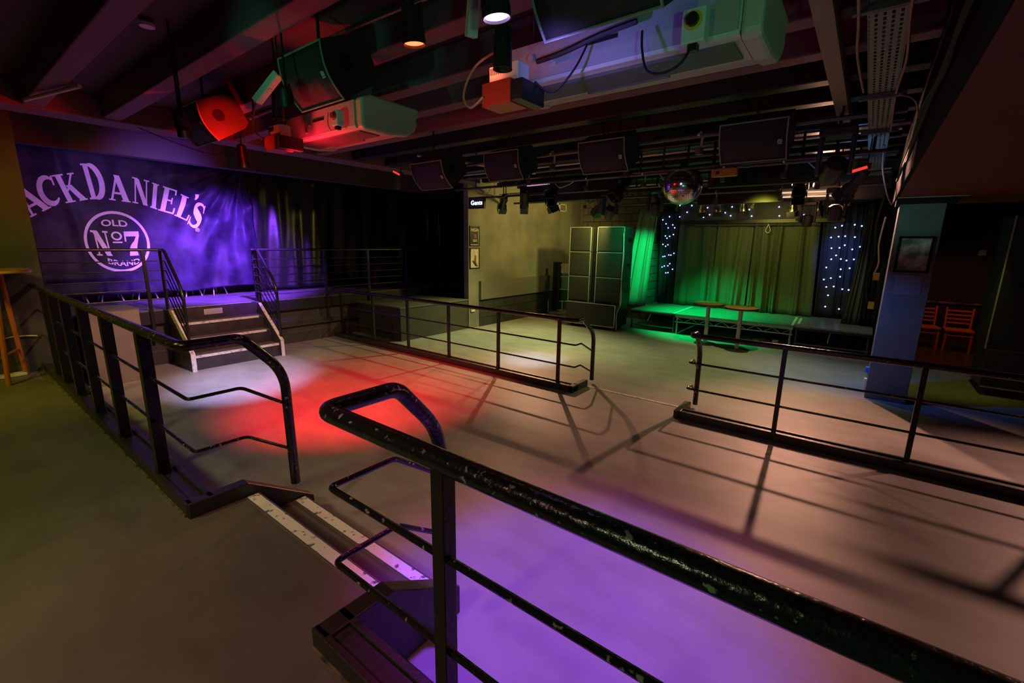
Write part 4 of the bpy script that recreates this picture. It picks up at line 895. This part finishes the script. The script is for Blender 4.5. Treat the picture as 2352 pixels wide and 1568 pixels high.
# small power boxes fixed at the near end of each air conditioner
def power_box(x, y, z, label):
    t = thing('power_box', (x, y, z), label, 'power supply')
    G().box((x-0.14, y-0.06, z), (x+0.06, y+0.10, z+0.12)).build('front', mat('dull_red_plate_%d' % int(abs(x)*100), (0.42, 0.035, 0.02), 0.4), t, bevel=0.004)
    G().box((x+0.062, y-0.05, z+0.005), (x+0.13, y+0.16, z+0.11)).build('side_box', M['black_metal'], t, bevel=0.004)
    b = G().box((x-0.12, y-0.02, z+0.12), (x+0.08, y+0.08, z+0.21)).build('vented_box', M['white_plastic'], t, bevel=0.004)
    g = G()
    for i in range(7): g.box((x-0.11+i*0.013, y-0.023, z+0.165), (x-0.105+i*0.013, y-0.018, z+0.2))
    g.build('slot', M['black_metal'], b)
    return t
power_box(-1.68, 2.12, 2.86, 'white and red power box hung left of the large air conditioner')
power_box(-4.28, 2.12, 2.90, 'red-lit power box hung left of the smaller air conditioner')

# ------------------------------------------------------------------ lamps
def par_can(loc, r, L, d, face, label, name='stage_lamp', cat='stage lamp', body='black_metal', group=None, hang=True):
    """cylindrical lamp: loc = centre of the lit face, d = direction it shines"""
    t = thing(name, loc, label, cat, group)
    q = Vector(d).normalized().to_track_quat('Z', 'Y').to_matrix()
    X = Matrix.Translation(loc) @ q.to_4x4()
    G().lathe([(r*0.35, -L), (r*0.80, -L*0.92), (r*0.98, -L*0.5), (r, 0.0), (r*1.04, 0.006), (r*0.93, 0.006), (r*0.9, -0.012), (0.001, -0.012)], (0, 0, 0), 24).build('housing', M[body], t, smooth=True, xf=X)
    if face: G().lathe([(r*0.9, -0.010), (r*0.85, -0.004), (0.001, -0.002)], (0, 0, 0), 24).build('lens', M[face], t, xf=X)
    if hang:
        c = Vector(X @ Vector((0, 0, -L*0.5)))
        G().tube([c+Vector((-r*1.15, 0, 0)), c+Vector((-r*1.15, 0, r*1.3)), c+Vector((r*1.15, 0, r*1.3)), c+Vector((r*1.15, 0, 0))], 0.006, 6).build('yoke', M['black_metal'], t)
        G().cyl(c+Vector((0, 0, r*1.3)), (c.x, c.y, CZ), 0.008, n=6).build('stem', M['black_metal'], t)
    return t
DN = (0.05, 0.12, -1)
par_can((-1.30, 1.56, 3.0), 0.058, 0.16, DN, 'em_violet', 'brightly lit violet stage lamp near the top of the photo')
par_can((-1.76, 1.53, 3.0), 0.052, 0.15, (0.0, 0.1, -1), 'em_red', 'red-lit stage lamp near the top centre')
par_can((-1.60, 1.97, 2.99), 0.048, 0.20, (0, 0.0, -1), None, 'unlit black cylinder lamp below the violet one')
par_can((-4.52, 1.47, 3.0), 0.05, 0.13, (-0.5, 0.3, -1), 'em_warm', 'warm-white lit stage lamp at the far left loudspeaker')
par_can((-4.75, 1.56, 2.98), 0.055, 0.12, (-0.3, 0.2, -1), 'em_teal', 'teal-lit stage lamp below the warm one at the far left')
par_can((-3.42, 1.78, 3.06), 0.05, 0.12, (-0.3, 0.2, -1), 'em_red', 'small red lamp peeping out left of the large loudspeaker')
par_can((-7.1, 3.0, 3.12), 0.07, 0.3, (-0.15, 0.1, -1), None, 'black cylinder lamp hung before the banner')
par_can((-4.0, 2.0, 3.1), 0.045, 0.26, (-0.05, 0.0, -1), None, 'black cylinder lamp hung between the two left loudspeakers')
# white battens
def batten(a, b, w, label):
    a = Vector(a); b = Vector(b); d = (b-a); q = d.to_track_quat('Z', 'Y').to_matrix()
    X = Matrix.Translation(a) @ q.to_4x4(); t = thing('lamp_ballast', a, label, 'ballast')
    G().box((-w/2, -w*0.35, 0), (w/2, w*0.35, d.length)).build('case', M['white_plastic'], t, bevel=0.004, xf=X)
    G().box((-w*0.2, -w*0.36-0.002, d.length*0.35), (w*0.2, -w*0.35, d.length*0.55)).build('sticker', M['edge_metal'], t, xf=X)
    G().cyl(tuple(b), (b.x, b.y, CZ), 0.006, n=6).build('drop_rod', M['black_metal'], t)
    return t
batten((-1.66, 1.80, 3.09), (-1.60, 1.78, 3.40), 0.055, 'white ballast box hanging left of the violet lamp')
batten((-3.92, 1.80, 3.17), (-3.74, 1.90, 3.36), 0.07, 'white ballast box tilted behind the large loudspeaker')
# suspended bars
rigs = thing
def bar(a, b, r, label, m='rig_metal', name='lighting_bar'):
    t = thing(name, ((a[0]+b[0])/2, (a[1]+b[1])/2, (a[2]+b[2])/2), label, 'lighting bar')
    G().cyl(a, b, r, n=10).build('tube', M[m], t, smooth=True)
    for u in (0.08, 0.5, 0.92):
        p = Vector(a).lerp(Vector(b), u); G().cyl(p, (p.x, p.y, CZ), 0.010, n=6).build('drop_rod', M['black_metal'], t)
    return t
bar((-5.6, 5.35, 3.28), (0.1, 5.35, 3.28), 0.022, 'long lighting bar above the back row of loudspeakers')
bar((-5.6, 6.1, 3.22), (0.1, 6.1, 3.22), 0.024, 'long lighting bar crossing behind the mirror ball')
bar((-7.0, 7.1, 3.20), (0.1, 7.1, 3.20), 0.024, 'lighting bar over the middle of the dance floor')
bar((-7.2, 8.3, 3.16), (0.1, 8.3, 3.16), 0.024, 'lighting bar over the far part of the dance floor')
bar((-7.3, 9.5, 3.12), (0.1, 9.5, 3.12), 0.024, 'lighting bar nearest the speaker stack')
bar((-5.0, 10.9, 3.10), (0.1, 10.9, 3.10), 0.024, 'lighting bar over the front edge of the stage')
bar((-5.75, 5.0, 3.44), (-4.2, 6.0, 3.18), 0.02, 'slanting pale bar above the lowest loudspeaker', 'edge_metal')
bar((-5.3, 2.35, 3.36), (-4.0, 2.30, 3.36), 0.016, 'short pale bar between the two left loudspeakers')
bar((-7.2, 6.4, 3.34), (0.1, 6.4, 3.34), 0.018, 'thin pale bar just under the joists beyond the mirror ball', 'edge_metal')
bar((-7.2, 9.05, 3.30), (0.1, 9.05, 3.30), 0.018, 'thin pale bar under the ceiling before the stage', 'edge_metal')
c0_ = thing('hook_clamp', (-5.0, 6.1, 3.22), 'small metal hook clamp gripping a rig bar', 'clamp', 'hook clamps on the rig bars')
G().tube([(-5.0, 6.1, 3.10), (-5.0, 6.13, 3.12), (-5.0, 6.14, 3.22), (-5.0, 6.10, 3.26), (-5.0, 6.06, 3.22)], 0.014, 6).build('hook', M['edge_metal'], c0_)
G().box((-5.03, 6.07, 3.03), (-4.97, 6.13, 3.10)).build('nut', M['rig_metal'], c0_)
rr_ = random.Random(4)
for y, z in ((5.35, 3.28), (6.1, 3.22), (7.1, 3.20), (8.3, 3.16), (9.5, 3.12), (10.9, 3.10)):
    for i in range(5): copy_tree(c0_, (rr_.uniform(-4.9 if y > 10 else -5.5, -0.4), y, z), rr_.uniform(-0.5, 0.5))
# ladder truss, flat black boxes and slats that fill the rig
t = thing('ladder_truss', (-1.6, 5.9, 3.12), 'black ladder truss between the mirror ball and the broad loudspeaker', 'truss')
for z in (3.06, 3.34): G().cyl((-2.6, 5.95, z), (0.1, 5.95, z), 0.02, n=8).build('chord', M['black_metal'], t, smooth=True)
for i in range(9): G().cyl((-2.5+i*0.3, 5.95, 3.06), (-2.5+i*0.3, 5.95, 3.34), 0.014, n=6).build('rung', M['black_metal'], t)
for x0, x1, y, z, lab in ((-2.1, -0.3, 7.6, 3.0, 'long black fascia box hung behind the mirror ball'), (-3.1, 0.1, 10.6, 3.0, 'long black fascia box hung over the stage front'),
                          (-6.6, -4.2, 8.8, 3.05, 'long black fascia box hung over the speaker stack')):
    t = thing('fascia_box', ((x0+x1)/2, y, z), lab, 'fascia')
    G().box((x0, y, z), (x1, y+0.12, z+0.36)).build('box', M['black_metal'], t, bevel=0.006)
    for x in (x0+0.2, x1-0.2): G().box((x-0.02, y+0.05, z+0.36), (x+0.02, y+0.07, CZ)).build('hanger', M['black_metal'], t)

def lantern(loc, d, label, body='black_metal', s=1.0, face=None):
    t = thing('theatre_lantern', loc, label, 'stage lamp', 'theatre lanterns hung in the rig')
    q = Vector(d).normalized().to_track_quat('Z', 'Y').to_matrix(); X = Matrix.Translation(loc) @ q.to_4x4()
    G().lathe([(0.03*s, -0.28*s), (0.07*s, -0.27*s), (0.085*s, -0.15*s), (0.07*s, -0.06*s), (0.095*s, 0.0), (0.10*s, 0.09*s), (0.085*s, 0.09*s), (0.08*s, 0.0), (0.001, -0.01)], (0, 0, 0), 20).build('housing', M[body], t, smooth=True, xf=X)
    g = G()
    for a in range(4):
        g.box((-0.085*s, 0.095*s, 0.08*s), (0.085*s, 0.10*s, 0.20*s), RZ(90*a), (0, 0, 0.1*s))
    g.build('barn_door', M['black_metal'], t, xf=X)
    c = Vector(X @ Vector((0, 0, -0.10*s)))
    G().tube([c+Vector((-0.11*s, 0, 0)), c+Vector((-0.11*s, 0, 0.16*s)), c+Vector((0.11*s, 0, 0.16*s)), c+Vector((0.11*s, 0, 0))], 0.008, 6).build('yoke', M['black_metal'], t)
    G().cyl(c+Vector((0, 0, 0.16*s)), (c.x, c.y, CZ), 0.012, n=8).build('drop_rod', M['black_metal'], t)
    return t
for x, y, z, d, lab in ((-6.7, 8.3, 2.98, (-0.6, 0.5, -0.6), 'black lantern aimed at the olive wall, first from the Gents sign'), (-6.1, 8.3, 2.98, (-0.3, 0.4, -0.8), 'black lantern second from the Gents sign'),
                        (-5.4, 8.3, 2.97, (0.2, 0.3, -0.9), 'black lantern third from the Gents sign'), (-4.9, 9.5, 2.93, (-0.6, 0.2, -0.8), 'black lantern hung just over the left of the speaker stack'),
                        (-3.55, 9.5, 2.93, (0.3, 0.3, -0.8), 'black lantern hung left below the mirror ball'), (-4.6, 7.1, 3.0, (0.2, -0.6, -0.8), 'black lantern on the middle bar facing the dance floor'),
                        (-3.3, 7.1, 3.0, (-0.3, -0.6, -0.7), 'black lantern on the middle bar left of the mirror ball'), (-0.95, 8.3, 2.97, (0.1, -0.6, -0.8), 'black lantern over the right of the dance floor'),
                        (-0.33, 8.3, 2.97, (-0.5, 0.4, -0.7), 'black lantern near the top of the right star cloth')):
    lantern((x, y, z), d, lab)
for x, lab in ((-3.36, 'chrome lantern over the stage, first from the left'), (-2.99, 'chrome lantern over the stage, second from the left'), (-2.45, 'chrome lantern over the stage, third from the left'),
               (-1.45, 'chrome lantern over the stage, fourth from the left'), (-0.98, 'chrome lantern over the stage, rightmost')):
    lantern((x, 12.0, 2.98 if x > -1.5 else 3.02), (0.05, 0.15, -0.95), lab, 'chrome', 0.95)
def moving_head(loc, label, tilt=20, yaw=0, s=1.0):
    t = thing('moving_head', loc, label, 'moving-head lamp', 'moving-head lamps in the rig')
    x, y, z = loc
    G().box((x-0.15*s, y-0.13*s, z+0.30*s), (x+0.15*s, y+0.13*s, z+0.38*s)).build('base', M['black_metal'], t, bevel=0.015)
    for sx_ in (-1, 1): G().box((x+sx_*0.13*s-0.02, y-0.06*s, z-0.04*s), (x+sx_*0.13*s+0.02, y+0.06*s, z+0.30*s)).build('yoke_arm', M['head'], t, bevel=0.012)
    X = Matrix.Translation((x, y, z)) @ (RZ(yaw) @ RX(tilt)).to_4x4()
    G().lathe([(0.05*s, 0.13*s), (0.095*s, 0.10*s), (0.11*s, 0.0), (0.085*s, -0.12*s), (0.07*s, -0.125*s), (0.001, -0.11*s)], (0, 0, 0), 20).build('head', M['head'], t, smooth=True, xf=X)
    G().cyl((x, y, z+0.38*s), (x, y, CZ), 0.015, n=8).build('drop_rod', M['black_metal'], t)
    return t
moving_head((-4.0, 8.2, 2.72), 'green-lit moving-head lamp hanging above the speaker stack', 40, 40)
moving_head((-0.38, 5.6, 2.86), 'moving-head lamp hung beside the cable tray on the right', 55, 20)
moving_head((-3.35, 8.8, 2.80), 'black moving-head lamp hanging left of the mirror ball', 10, 0, 1.0)
moving_head((-0.517, 9.2, 2.68), 'black moving-head lamp hanging above the right star cloth', 10, 0, 1.0)
moving_head((-1.0, 10.4, 2.62), 'black moving-head lamp hanging over the right stage deck', 5, 0, 0.9)

def tube_light(a, b, m, label):
    t = thing('tube_light', a, label, 'tube light', 'short tube lights high in the rig')
    G().cyl(a, b, 0.013, n=10).build('tube', M[m], t, smooth=True)
    G().box((min(a[0], b[0]), a[1]-0.03, a[2]+0.02), (max(a[0], b[0]), a[1]+0.03, a[2]+0.06)).build('fitting', M['white_plastic'], t)
    G().cyl(((a[0]+b[0])/2, a[1], a[2]+0.06), ((a[0]+b[0])/2, a[1], CZ), 0.008, n=6).build('drop_rod', M['black_metal'], t)
tube_light((-6.1, 8.4, 3.36), (-5.35, 8.4, 3.37), 'em_pink', 'pinkish tube light high above the olive wall')
tube_light((-1.30, 9.2, 3.03), (-0.45, 9.2, 3.02), 'em_amber', 'warm tube light right of the mirror ball, the upper one')
tube_light((-1.30, 9.32, 2.97), (-0.45, 9.32, 2.96), 'em_amber', 'warm tube light right of the mirror ball, the lower one')
tube_light((-5.0, 9.9, 3.20), (-4.65, 9.9, 3.20), 'em_pink', 'short pale tube light above the speaker stack')
def glow(a, b, label):
    t = thing('red_indicator', a, label, 'indicator light'); G().cyl(a, b, 0.014, n=8).build('strip', M['em_red_soft'], t)
    G().box((b[0]-0.03, b[1], b[2]-0.02), (b[0]+0.03, b[1]+0.05, b[2]+0.04)).build('holder', M['black_metal'], t)
    G().cyl((b[0], b[1]+0.03, b[2]+0.03), (b[0], b[1]+0.03, CZ), 0.006, n=6).build('drop_rod', M['black_metal'], t)
glow((-0.27, 6.0, 2.885), (-0.125, 6.0, 2.925), 'glowing red strip in the rig beside the cable tray')
glow((-6.35, 5.0, 3.25), (-6.2, 5.0, 3.19), 'small glowing red strip left of the lowest loudspeaker')
t = thing('orange_dimmer_box', (-1.48, 6.0, 2.93), 'orange metal box hanging right of the mirror ball', 'dimmer box')
G().box((-1.62, 5.98, 2.935), (-1.34, 6.06, 3.02)).build('case', M['orange'], t, bevel=0.004)
G().box((-1.57, 5.975, 2.96), (-1.53, 5.985, 2.995)).build('window', M['black_metal'], t)
for x in (-1.6, -1.36): G().cyl((x, 6.02, 3.02), (x, 6.02, 3.3), 0.006, n=6).build('strap', M['black_metal'], t)

# mirror ball
t = thing('mirror_ball', (-2.15, 6.6, 2.94), 'large mirror ball hanging over the dance floor', 'mirror ball')
g = G(); R = 0.262; rows = 30
for i in range(rows):
    a0 = -math.pi/2+math.pi*i/rows; a1 = -math.pi/2+math.pi*(i+1)/rows; am = (a0+a1)/2
    nn = max(6, int(2*math.pi*math.cos(am)*R/(math.pi*R/rows)))
    for j in range(nn):
        b0 = 2*math.pi*(j+0.06)/nn; b1 = 2*math.pi*(j+0.94)/nn; e = (a1-a0)*0.06
        vs = [(R*math.cos(a)*math.cos(b), R*math.cos(a)*math.sin(b), R*math.sin(a)) for a, b in ((a0+e, b0), (a0+e, b1), (a1-e, b1), (a1-e, b0))]
        g.add([Vector(v)+Vector((-2.15, 6.6, 2.94)) for v in vs], [(0, 1, 2, 3)])
g.build('mirror_tiles', M['mirror'], t)
G().lathe([(0.001, -R*0.985)]+[(R*0.985*math.cos(a), R*0.985*math.sin(a)) for a in [(-80+10*k)*math.pi/180 for k in range(17)]]+[(0.001, R*0.985)], (-2.15, 6.6, 2.94), 32).build('core', M['black_metal'], t, smooth=True)
G().cyl((-2.15, 6.6, 3.20), (-2.15, 6.6, 3.28), 0.05, n=16).build('motor', M['black_metal'], t)
G().cyl((-2.15, 6.6, 3.28), (-2.15, 6.6, JZ+0.2), 0.008, n=6).build('chain', M['rig_metal'], t)

# ------------------------------------------------------------------ cable tray and cables on the right
t = thing('cable_tray', (-0.09, 4.0, 3.2), 'long perforated metal cable tray running towards the stage', 'cable tray')
g = G(); g.box((-0.16, 0.2, 3.20), (-0.155, 9.0, 3.24)); g.box((0.0, 0.2, 3.20), (0.005, 9.0, 3.24))
for i in range(5): g.box((-0.152+i*0.0325, 0.2, 3.198), (-0.132+i*0.0325, 9.0, 3.203))
g.build('tray', M['tray'], t)
g = G()
for i in range(150): g.box((-0.155, 0.25+i*0.058, 3.1985), (0.0, 0.27+i*0.058, 3.2015))
g.build('cross_strips', M['tray'], t)
for y in (2.8, 4.35, 5.6, 7.0): G().box((-0.21, y, 3.165), (0.06, y+0.035, 3.195)).build('bracket', M['rig_metal'], t)
def cable(pts, r, m, label, name='cable'):
    return tag(G().tube(curve_pts(pts), r, 6).build(name, M[m], smooth=True), label, 'cable')
cable([(-0.18, 0.6, 3.17), (-0.175, 1.8, 3.165), (-0.185, 2.8, 3.16), (-0.20, 3.4, 3.17), (-0.18, 4.2, 3.18)], 0.007, 'cable_tan', 'tan cable along the left side of the cable tray')
cable([(0.01, 0.6, 3.17), (0.02, 1.8, 3.165), (0.0, 2.8, 3.16), (0.02, 3.6, 3.17), (0.0, 4.4, 3.18), (0.01, 5.6, 3.17)], 0.007, 'cable_tan', 'tan cable along the right side of the cable tray')
cable([(0.02, 4.3, 3.16), (0.12, 4.5, 3.14), (0.17, 4.8, 3.0), (0.18, 4.9, 2.86), (0.185, 5.0, 2.76)], 0.007, 'cable_tan', 'loose tan cable curving off the tray over the dark soffit')
cable([(-0.02, 6.0, 3.12), (0.0, 6.4, 2.95), (0.08, 6.8, 2.72), (0.14, 7.0, 2.62)], 0.008, 'cable_tan', 'pale cable drooping from the end of the tray to the pillar')
cable([(0.18, 0.5, 3.02), (0.165, 2.5, 3.0), (0.17, 3.2, 2.97), (0.15, 4.0, 3.0), (0.15, 4.6, 2.96), (0.17, 5.6, 3.0), (0.16, 7.6, 2.95)], 0.013, 'cable', 'thick black cable bundle clipped to the side of the soffit')
cable([(0.17, 0.5, 2.97), (0.16, 2.5, 2.96), (0.165, 3.2, 2.99), (0.16, 4.0, 2.95), (0.16, 4.8, 2.93), (0.17, 6.0, 2.95)], 0.010, 'cable', 'thin black cable below the bundle on the soffit side')
cable([(-1.85, 2.3, 3.25), (-1.90, 2.1, 3.1), (-1.95, 2.05, 2.95), (-1.90, 2.05, 2.87), (-1.80, 2.05, 2.91)], 0.007, 'cable_tan', 'pale cable looping left of the large air conditioner')
cable([(-1.02, 2.33, 3.14), (-1.0, 2.30, 3.04), (-0.96, 2.28, 2.94), (-0.88, 2.27, 2.91), (-0.80, 2.28, 2.94), (-0.76, 2.30, 3.02)], 0.006, 'cable', 'black cable looping below the isolator of the large air conditioner')
cable([(-1.62, 2.3, 3.12), (-1.45, 2.30, 3.13), (-1.25, 2.32, 3.17), (-1.05, 2.33, 3.19)], 0.014, 'cable', 'bunched black cables taped across the large air conditioner')
cable([(-1.32, 2.33, 3.15), (-1.36, 2.28, 3.03), (-1.44, 2.24, 2.93), (-1.50, 2.22, 2.93), (-1.56, 2.2, 2.98)], 0.006, 'cable', 'black cable hanging from the bunch to the power box')
cable([(-4.35, 2.0, 3.3), (-4.4, 1.98, 3.18), (-4.46, 2.0, 3.08), (-4.42, 2.05, 3.0)], 0.008, 'cable_tan', 'tan cable hanging down to the red-lit power box')
cable([(-3.85, 2.36, 3.2), (-3.80, 2.32, 3.1), (-3.72, 2.3, 3.03), (-3.64, 2.3, 3.04), (-3.62, 2.3, 3.06)], 0.005, 'cable_tan', 'thin cable looping below the red-knobbed isolator')
cable([(-7.3, 1.9, 3.45), (-7.25, 2.3, 3.32), (-7.2, 2.7, 3.25), (-7.2, 3.1, 3.42)], 0.006, 'cable', 'slack black cable drooping in front of the banner')
cable([(-7.35, 8.2, 3.25), (-6.9, 8.1, 3.18), (-6.6, 8.1, 3.1), (-6.4, 8.15, 3.2)], 0.010, 'cable_tan', 'tan cable sagging above the Gents sign')
cable([(-4.2, 9.6, 3.2), (-3.9, 9.5, 3.02), (-3.6, 9.5, 2.98), (-3.3, 9.6, 3.15)], 0.008, 'cable', 'black cable looping between lanterns over the stage')
for i in range(10):
    x = -6.4+i*0.62+random.uniform(-0.1, 0.1); y = (7.1, 8.3, 9.5)[i % 3]
    cable([(x, y, 3.18), (x+0.12, y-0.03, 3.18-random.uniform(0.08, 0.2)), (x+0.28, y, 3.19-random.uniform(0.05, 0.14)), (x+0.42, y, 3.2)], 0.008, 'cable' if i % 3 else 'cable_white',
          '%s cable sagging from the %s rig bar, %s' % ('pale' if i % 3 == 0 else 'black', ('middle', 'far', 'farthest')[i % 3], ('leftmost', 'near the olive wall', 'left of the stack', 'above the stack', 'right of the stack', 'over the left deck', 'behind the mirror ball', 'right of the ball', 'over the right deck', 'rightmost')[i]))
# conduit along a joist
tag(G().cyl((-2.9, 1.95, 3.47), (-1.5, 2.02, 3.47), 0.014, n=8).build('conduit', M['rig_metal'], smooth=True), 'pale conduit under the joist below the red lamp', 'conduit')
tag(G().cyl((-5.9, 1.15, 3.47), (-6.9, 0.9, 3.46), 0.018, n=8).build('conduit', M['white_plastic'], smooth=True), 'pale conduit elbow at the left end of the joists', 'conduit')
tag(G().lathe([(0.05, 0.0), (0.055, 0.02), (0.03, 0.05)], (-4.6, 1.35, CZ-0.05), 20).build('smoke_detector', M['white_plastic'], smooth=True), 'round pale smoke detector on the ceiling between two joists', 'smoke detector')
tag(G().lathe([(0.035, 0.0), (0.05, 0.02), (0.05, 0.06)], (-7.9, 1.3, CZ-0.06), 20).build('ceiling_camera', M['white_plastic'], smooth=True), 'small round pale camera on the ceiling above the platform corner', 'camera')

# ------------------------------------------------------------------ pillar fittings
t = thing('notice_board', (0.48, 8.08, 1.83), 'scratched black framed board on the blue-lit pillar', 'notice board')
G().box((0.31, 8.075, 1.82), (0.65, 8.10, 2.28)).build('board', M['frame_glass'], t)
g = G(); w = 0.03
for a, b in (((0.30, 1.81), (0.66, 1.81+w)), ((0.30, 2.29-w), (0.66, 2.29)), ((0.30, 1.81), (0.30+w, 2.29)), ((0.66-w, 1.81), (0.66, 2.29))): g.box((a[0], 8.055, a[1]), (b[0], 8.10, b[1]))
g.build('frame', M['gloss_black'], t, bevel=0.006)
tag(G().box((0.345, 8.094, 1.52), (0.625, 8.101, 1.78)).build('cover_plate', M['pillar_patch']), 'smooth blue-lit cover plate below the framed board on the pillar', 'cover plate')
t = thing('pillar_socket', (0.22, 8.3, 0.25), 'small blue socket low on the left side of the pillar', 'socket')
G().box((0.21, 8.15, 0.36), (0.25, 8.25, 0.44)).build('blue_cover', M['blue'], t, bevel=0.004)
G().box((0.215, 8.15, 0.16), (0.25, 8.24, 0.27)).build('plate', M['white_plastic'], t, bevel=0.004)
struct('trim_pillar_cap', G().box((0.21, 8.04, 2.70), (0.80, 8.65, 2.78)), M['soffit_side'])
struct('trim_pillar_line', G().box((0.21, 8.02, 2.776), (0.90, 8.045, 2.79)), M['cable_white'])
# cables down the gap beside the pillar
cable([(0.10, 9.3, 3.0), (0.05, 9.5, 2.5), (0.10, 9.6, 2.0), (0.06, 9.7, 1.6), (0.12, 9.8, 1.2)], 0.02, 'cable', 'thick black cable run hanging left of the pillar')
cable([(0.14, 9.2, 2.6), (0.12, 9.4, 2.2), (0.16, 9.5, 1.9), (0.12, 9.5, 1.7)], 0.012, 'cable_white', 'knotted pale cable hanging left of the pillar')
for z, lab in ((1.62, 'small yellow tag hanging left of the pillar, upper'), (1.15, 'small yellow tag hanging left of the pillar, lower')):
    tag(G().box((0.12, 9.48, z), (0.20, 9.50, z+0.12)).build('paper_tag', M['yellow_plastic']), lab, 'tag')

# ------------------------------------------------------------------ side room, chairs and flight case
def chair(x, y, label):
    t = thing('chair', (x, y, 0), label, 'chair', 'wooden chairs in the side room')
    W = 0.20
    for sx_ in (-1, 1):
        G().box((x+sx_*W-0.02, y-0.20, 0), (x+sx_*W+0.02, y-0.16, 0.43)).build('leg', M['chair_wood'], t, bevel=0.004)
        G().tube([(x+sx_*W, y+0.19, 0), (x+sx_*W, y+0.18, 0.45), (x+sx_*(W+0.01), y+0.26, 0.90)], 0.019, 8).build('back_post', M['chair_wood'], t)
    G().box((x-0.23, y-0.22, 0.43), (x+0.23, y+0.21, 0.475)).build('seat', M['chair_wood'], t, bevel=0.01)
    G().box((x-W, y-0.195, 0.34), (x+W, y-0.165, 0.365)).build('stretcher', M['chair_wood'], t)
    for i in range(4):
        G().box((x-W+0.01, y+0.205+0.014*i, 0.56+0.085*i), (x+W-0.01, y+0.225+0.014*i, 0.595+0.085*i)).build('back_slat', M['chair_wood'], t, bevel=0.004)
    return t
c0 = chair(1.75, 13.3, 'orange-brown slatted wooden chair in the side room, the fully visible one')
copy_tree(c0, (1.22, 13.4, 0), 0.15, 'orange-brown slatted wooden chair partly hidden behind the blue pillar')
t = thing('side_table', (2.3, 12.9, 0), 'small table with pale square legs beside the wooden chairs', 'table')
G().box((2.06, 12.7, 0.70), (2.9, 13.3, 0.735)).build('table_top', M['gloss_black'], t)
for x, y in ((2.10, 12.74), (2.06, 13.2), (2.84, 12.74), (2.84, 13.2)): G().box((x, y, 0), (x+0.05, y+0.05, 0.70)).build('leg', M['pale_wood'], t)
t = thing('flight_case', (2.3, 9.5, 0), 'black flight case on casters at the right edge of the photo', 'flight case')
G().box((1.60, 9.44, 0.13), (3.3, 10.3, 0.70)).build('case', M['sub_body'], t, bevel=0.01)
G().box((1.60, 9.43, 0.12), (3.3, 9.445, 0.14)).build('metal_edge', M['edge_metal'], t)
for x in (1.72, 2.5, 3.2): G().cyl((x, 9.50, 0.06), (x, 9.55, 0.06), 0.058, n=16).build('caster', M['caster'], t)
G().cyl((2.1, 9.435, 0.42), (2.1, 9.43, 0.42), 0.07, n=20).build('latch', M['gloss_black'], t)
t = thing('bar_screen', (2.4, 9.6, 0.7), 'tall black shutter box standing on the flight case at the right', 'shutter box')
G().box((1.57, 9.46, 0.702), (3.4, 10.3, 2.6)).build('panel', M['black_wall'], t, bevel=0.006)
G().box((1.562, 9.452, 0.702), (1.578, 9.47, 2.6)).build('edge_trim', M['edge_metal'], t)
tag(G().box((2.02, 14.96, 2.00), (2.14, 14.99, 2.13)).build('wall_switch', M['white_plastic']), 'small pale square switch on the far side-room wall', 'switch')

# ------------------------------------------------------------------ near left corner
t = thing('tall_table', (-8.22, 0.50, FZ), 'tall table with round worn top and orange-brown wooden legs at the left edge', 'table')
G().lathe([(0.325, 1.70), (0.335, 1.705), (0.335, 1.725), (0.325, 1.735)], (-8.24, 0.50, 0), 40).build('table_top', M['wood'], t)
G().lathe([(0.336, 1.695), (0.34, 1.71), (0.336, 1.722)], (-8.24, 0.50, 0), 40).build('edge_band', M['pale_wood'], t, smooth=True)
for (x, y), (xt, yt) in (((-7.98, 0.42), (-8.04, 0.50)), ((-8.50, 0.62), (-8.44, 0.58)), ((-8.05, 0.02), (-8.10, 0.22)), ((-8.50, 0.05), (-8.42, 0.25))):
    G().tube([(x, y, FZ), (xt, yt, 1.70)], [0.024, 0.028], 8).build('leg', M['stool_wood'], t)
G().tube([(-8.0, 0.42, FZ+0.35), (-8.48, 0.60, FZ+0.35)], 0.014, 6).build('stretcher', M['stool_wood'], t)
cable([(-8.58, -0.2, 0.80), (-8.56, 0.3, 0.82), (-8.56, 0.6, 0.86), (-8.57, 0.8, 0.84)], 0.008, 'cable_white', 'pale cable clipped along the bottom of the left wall')
tag(G().box((-8.55, 0.1, FZ+0.004), (-8.40, 0.62, FZ+0.035), RZ(8)).build('skirting_offcut', M['white_plastic'], bevel=0.004), 'pale strip of board lying by the left wall', 'board')
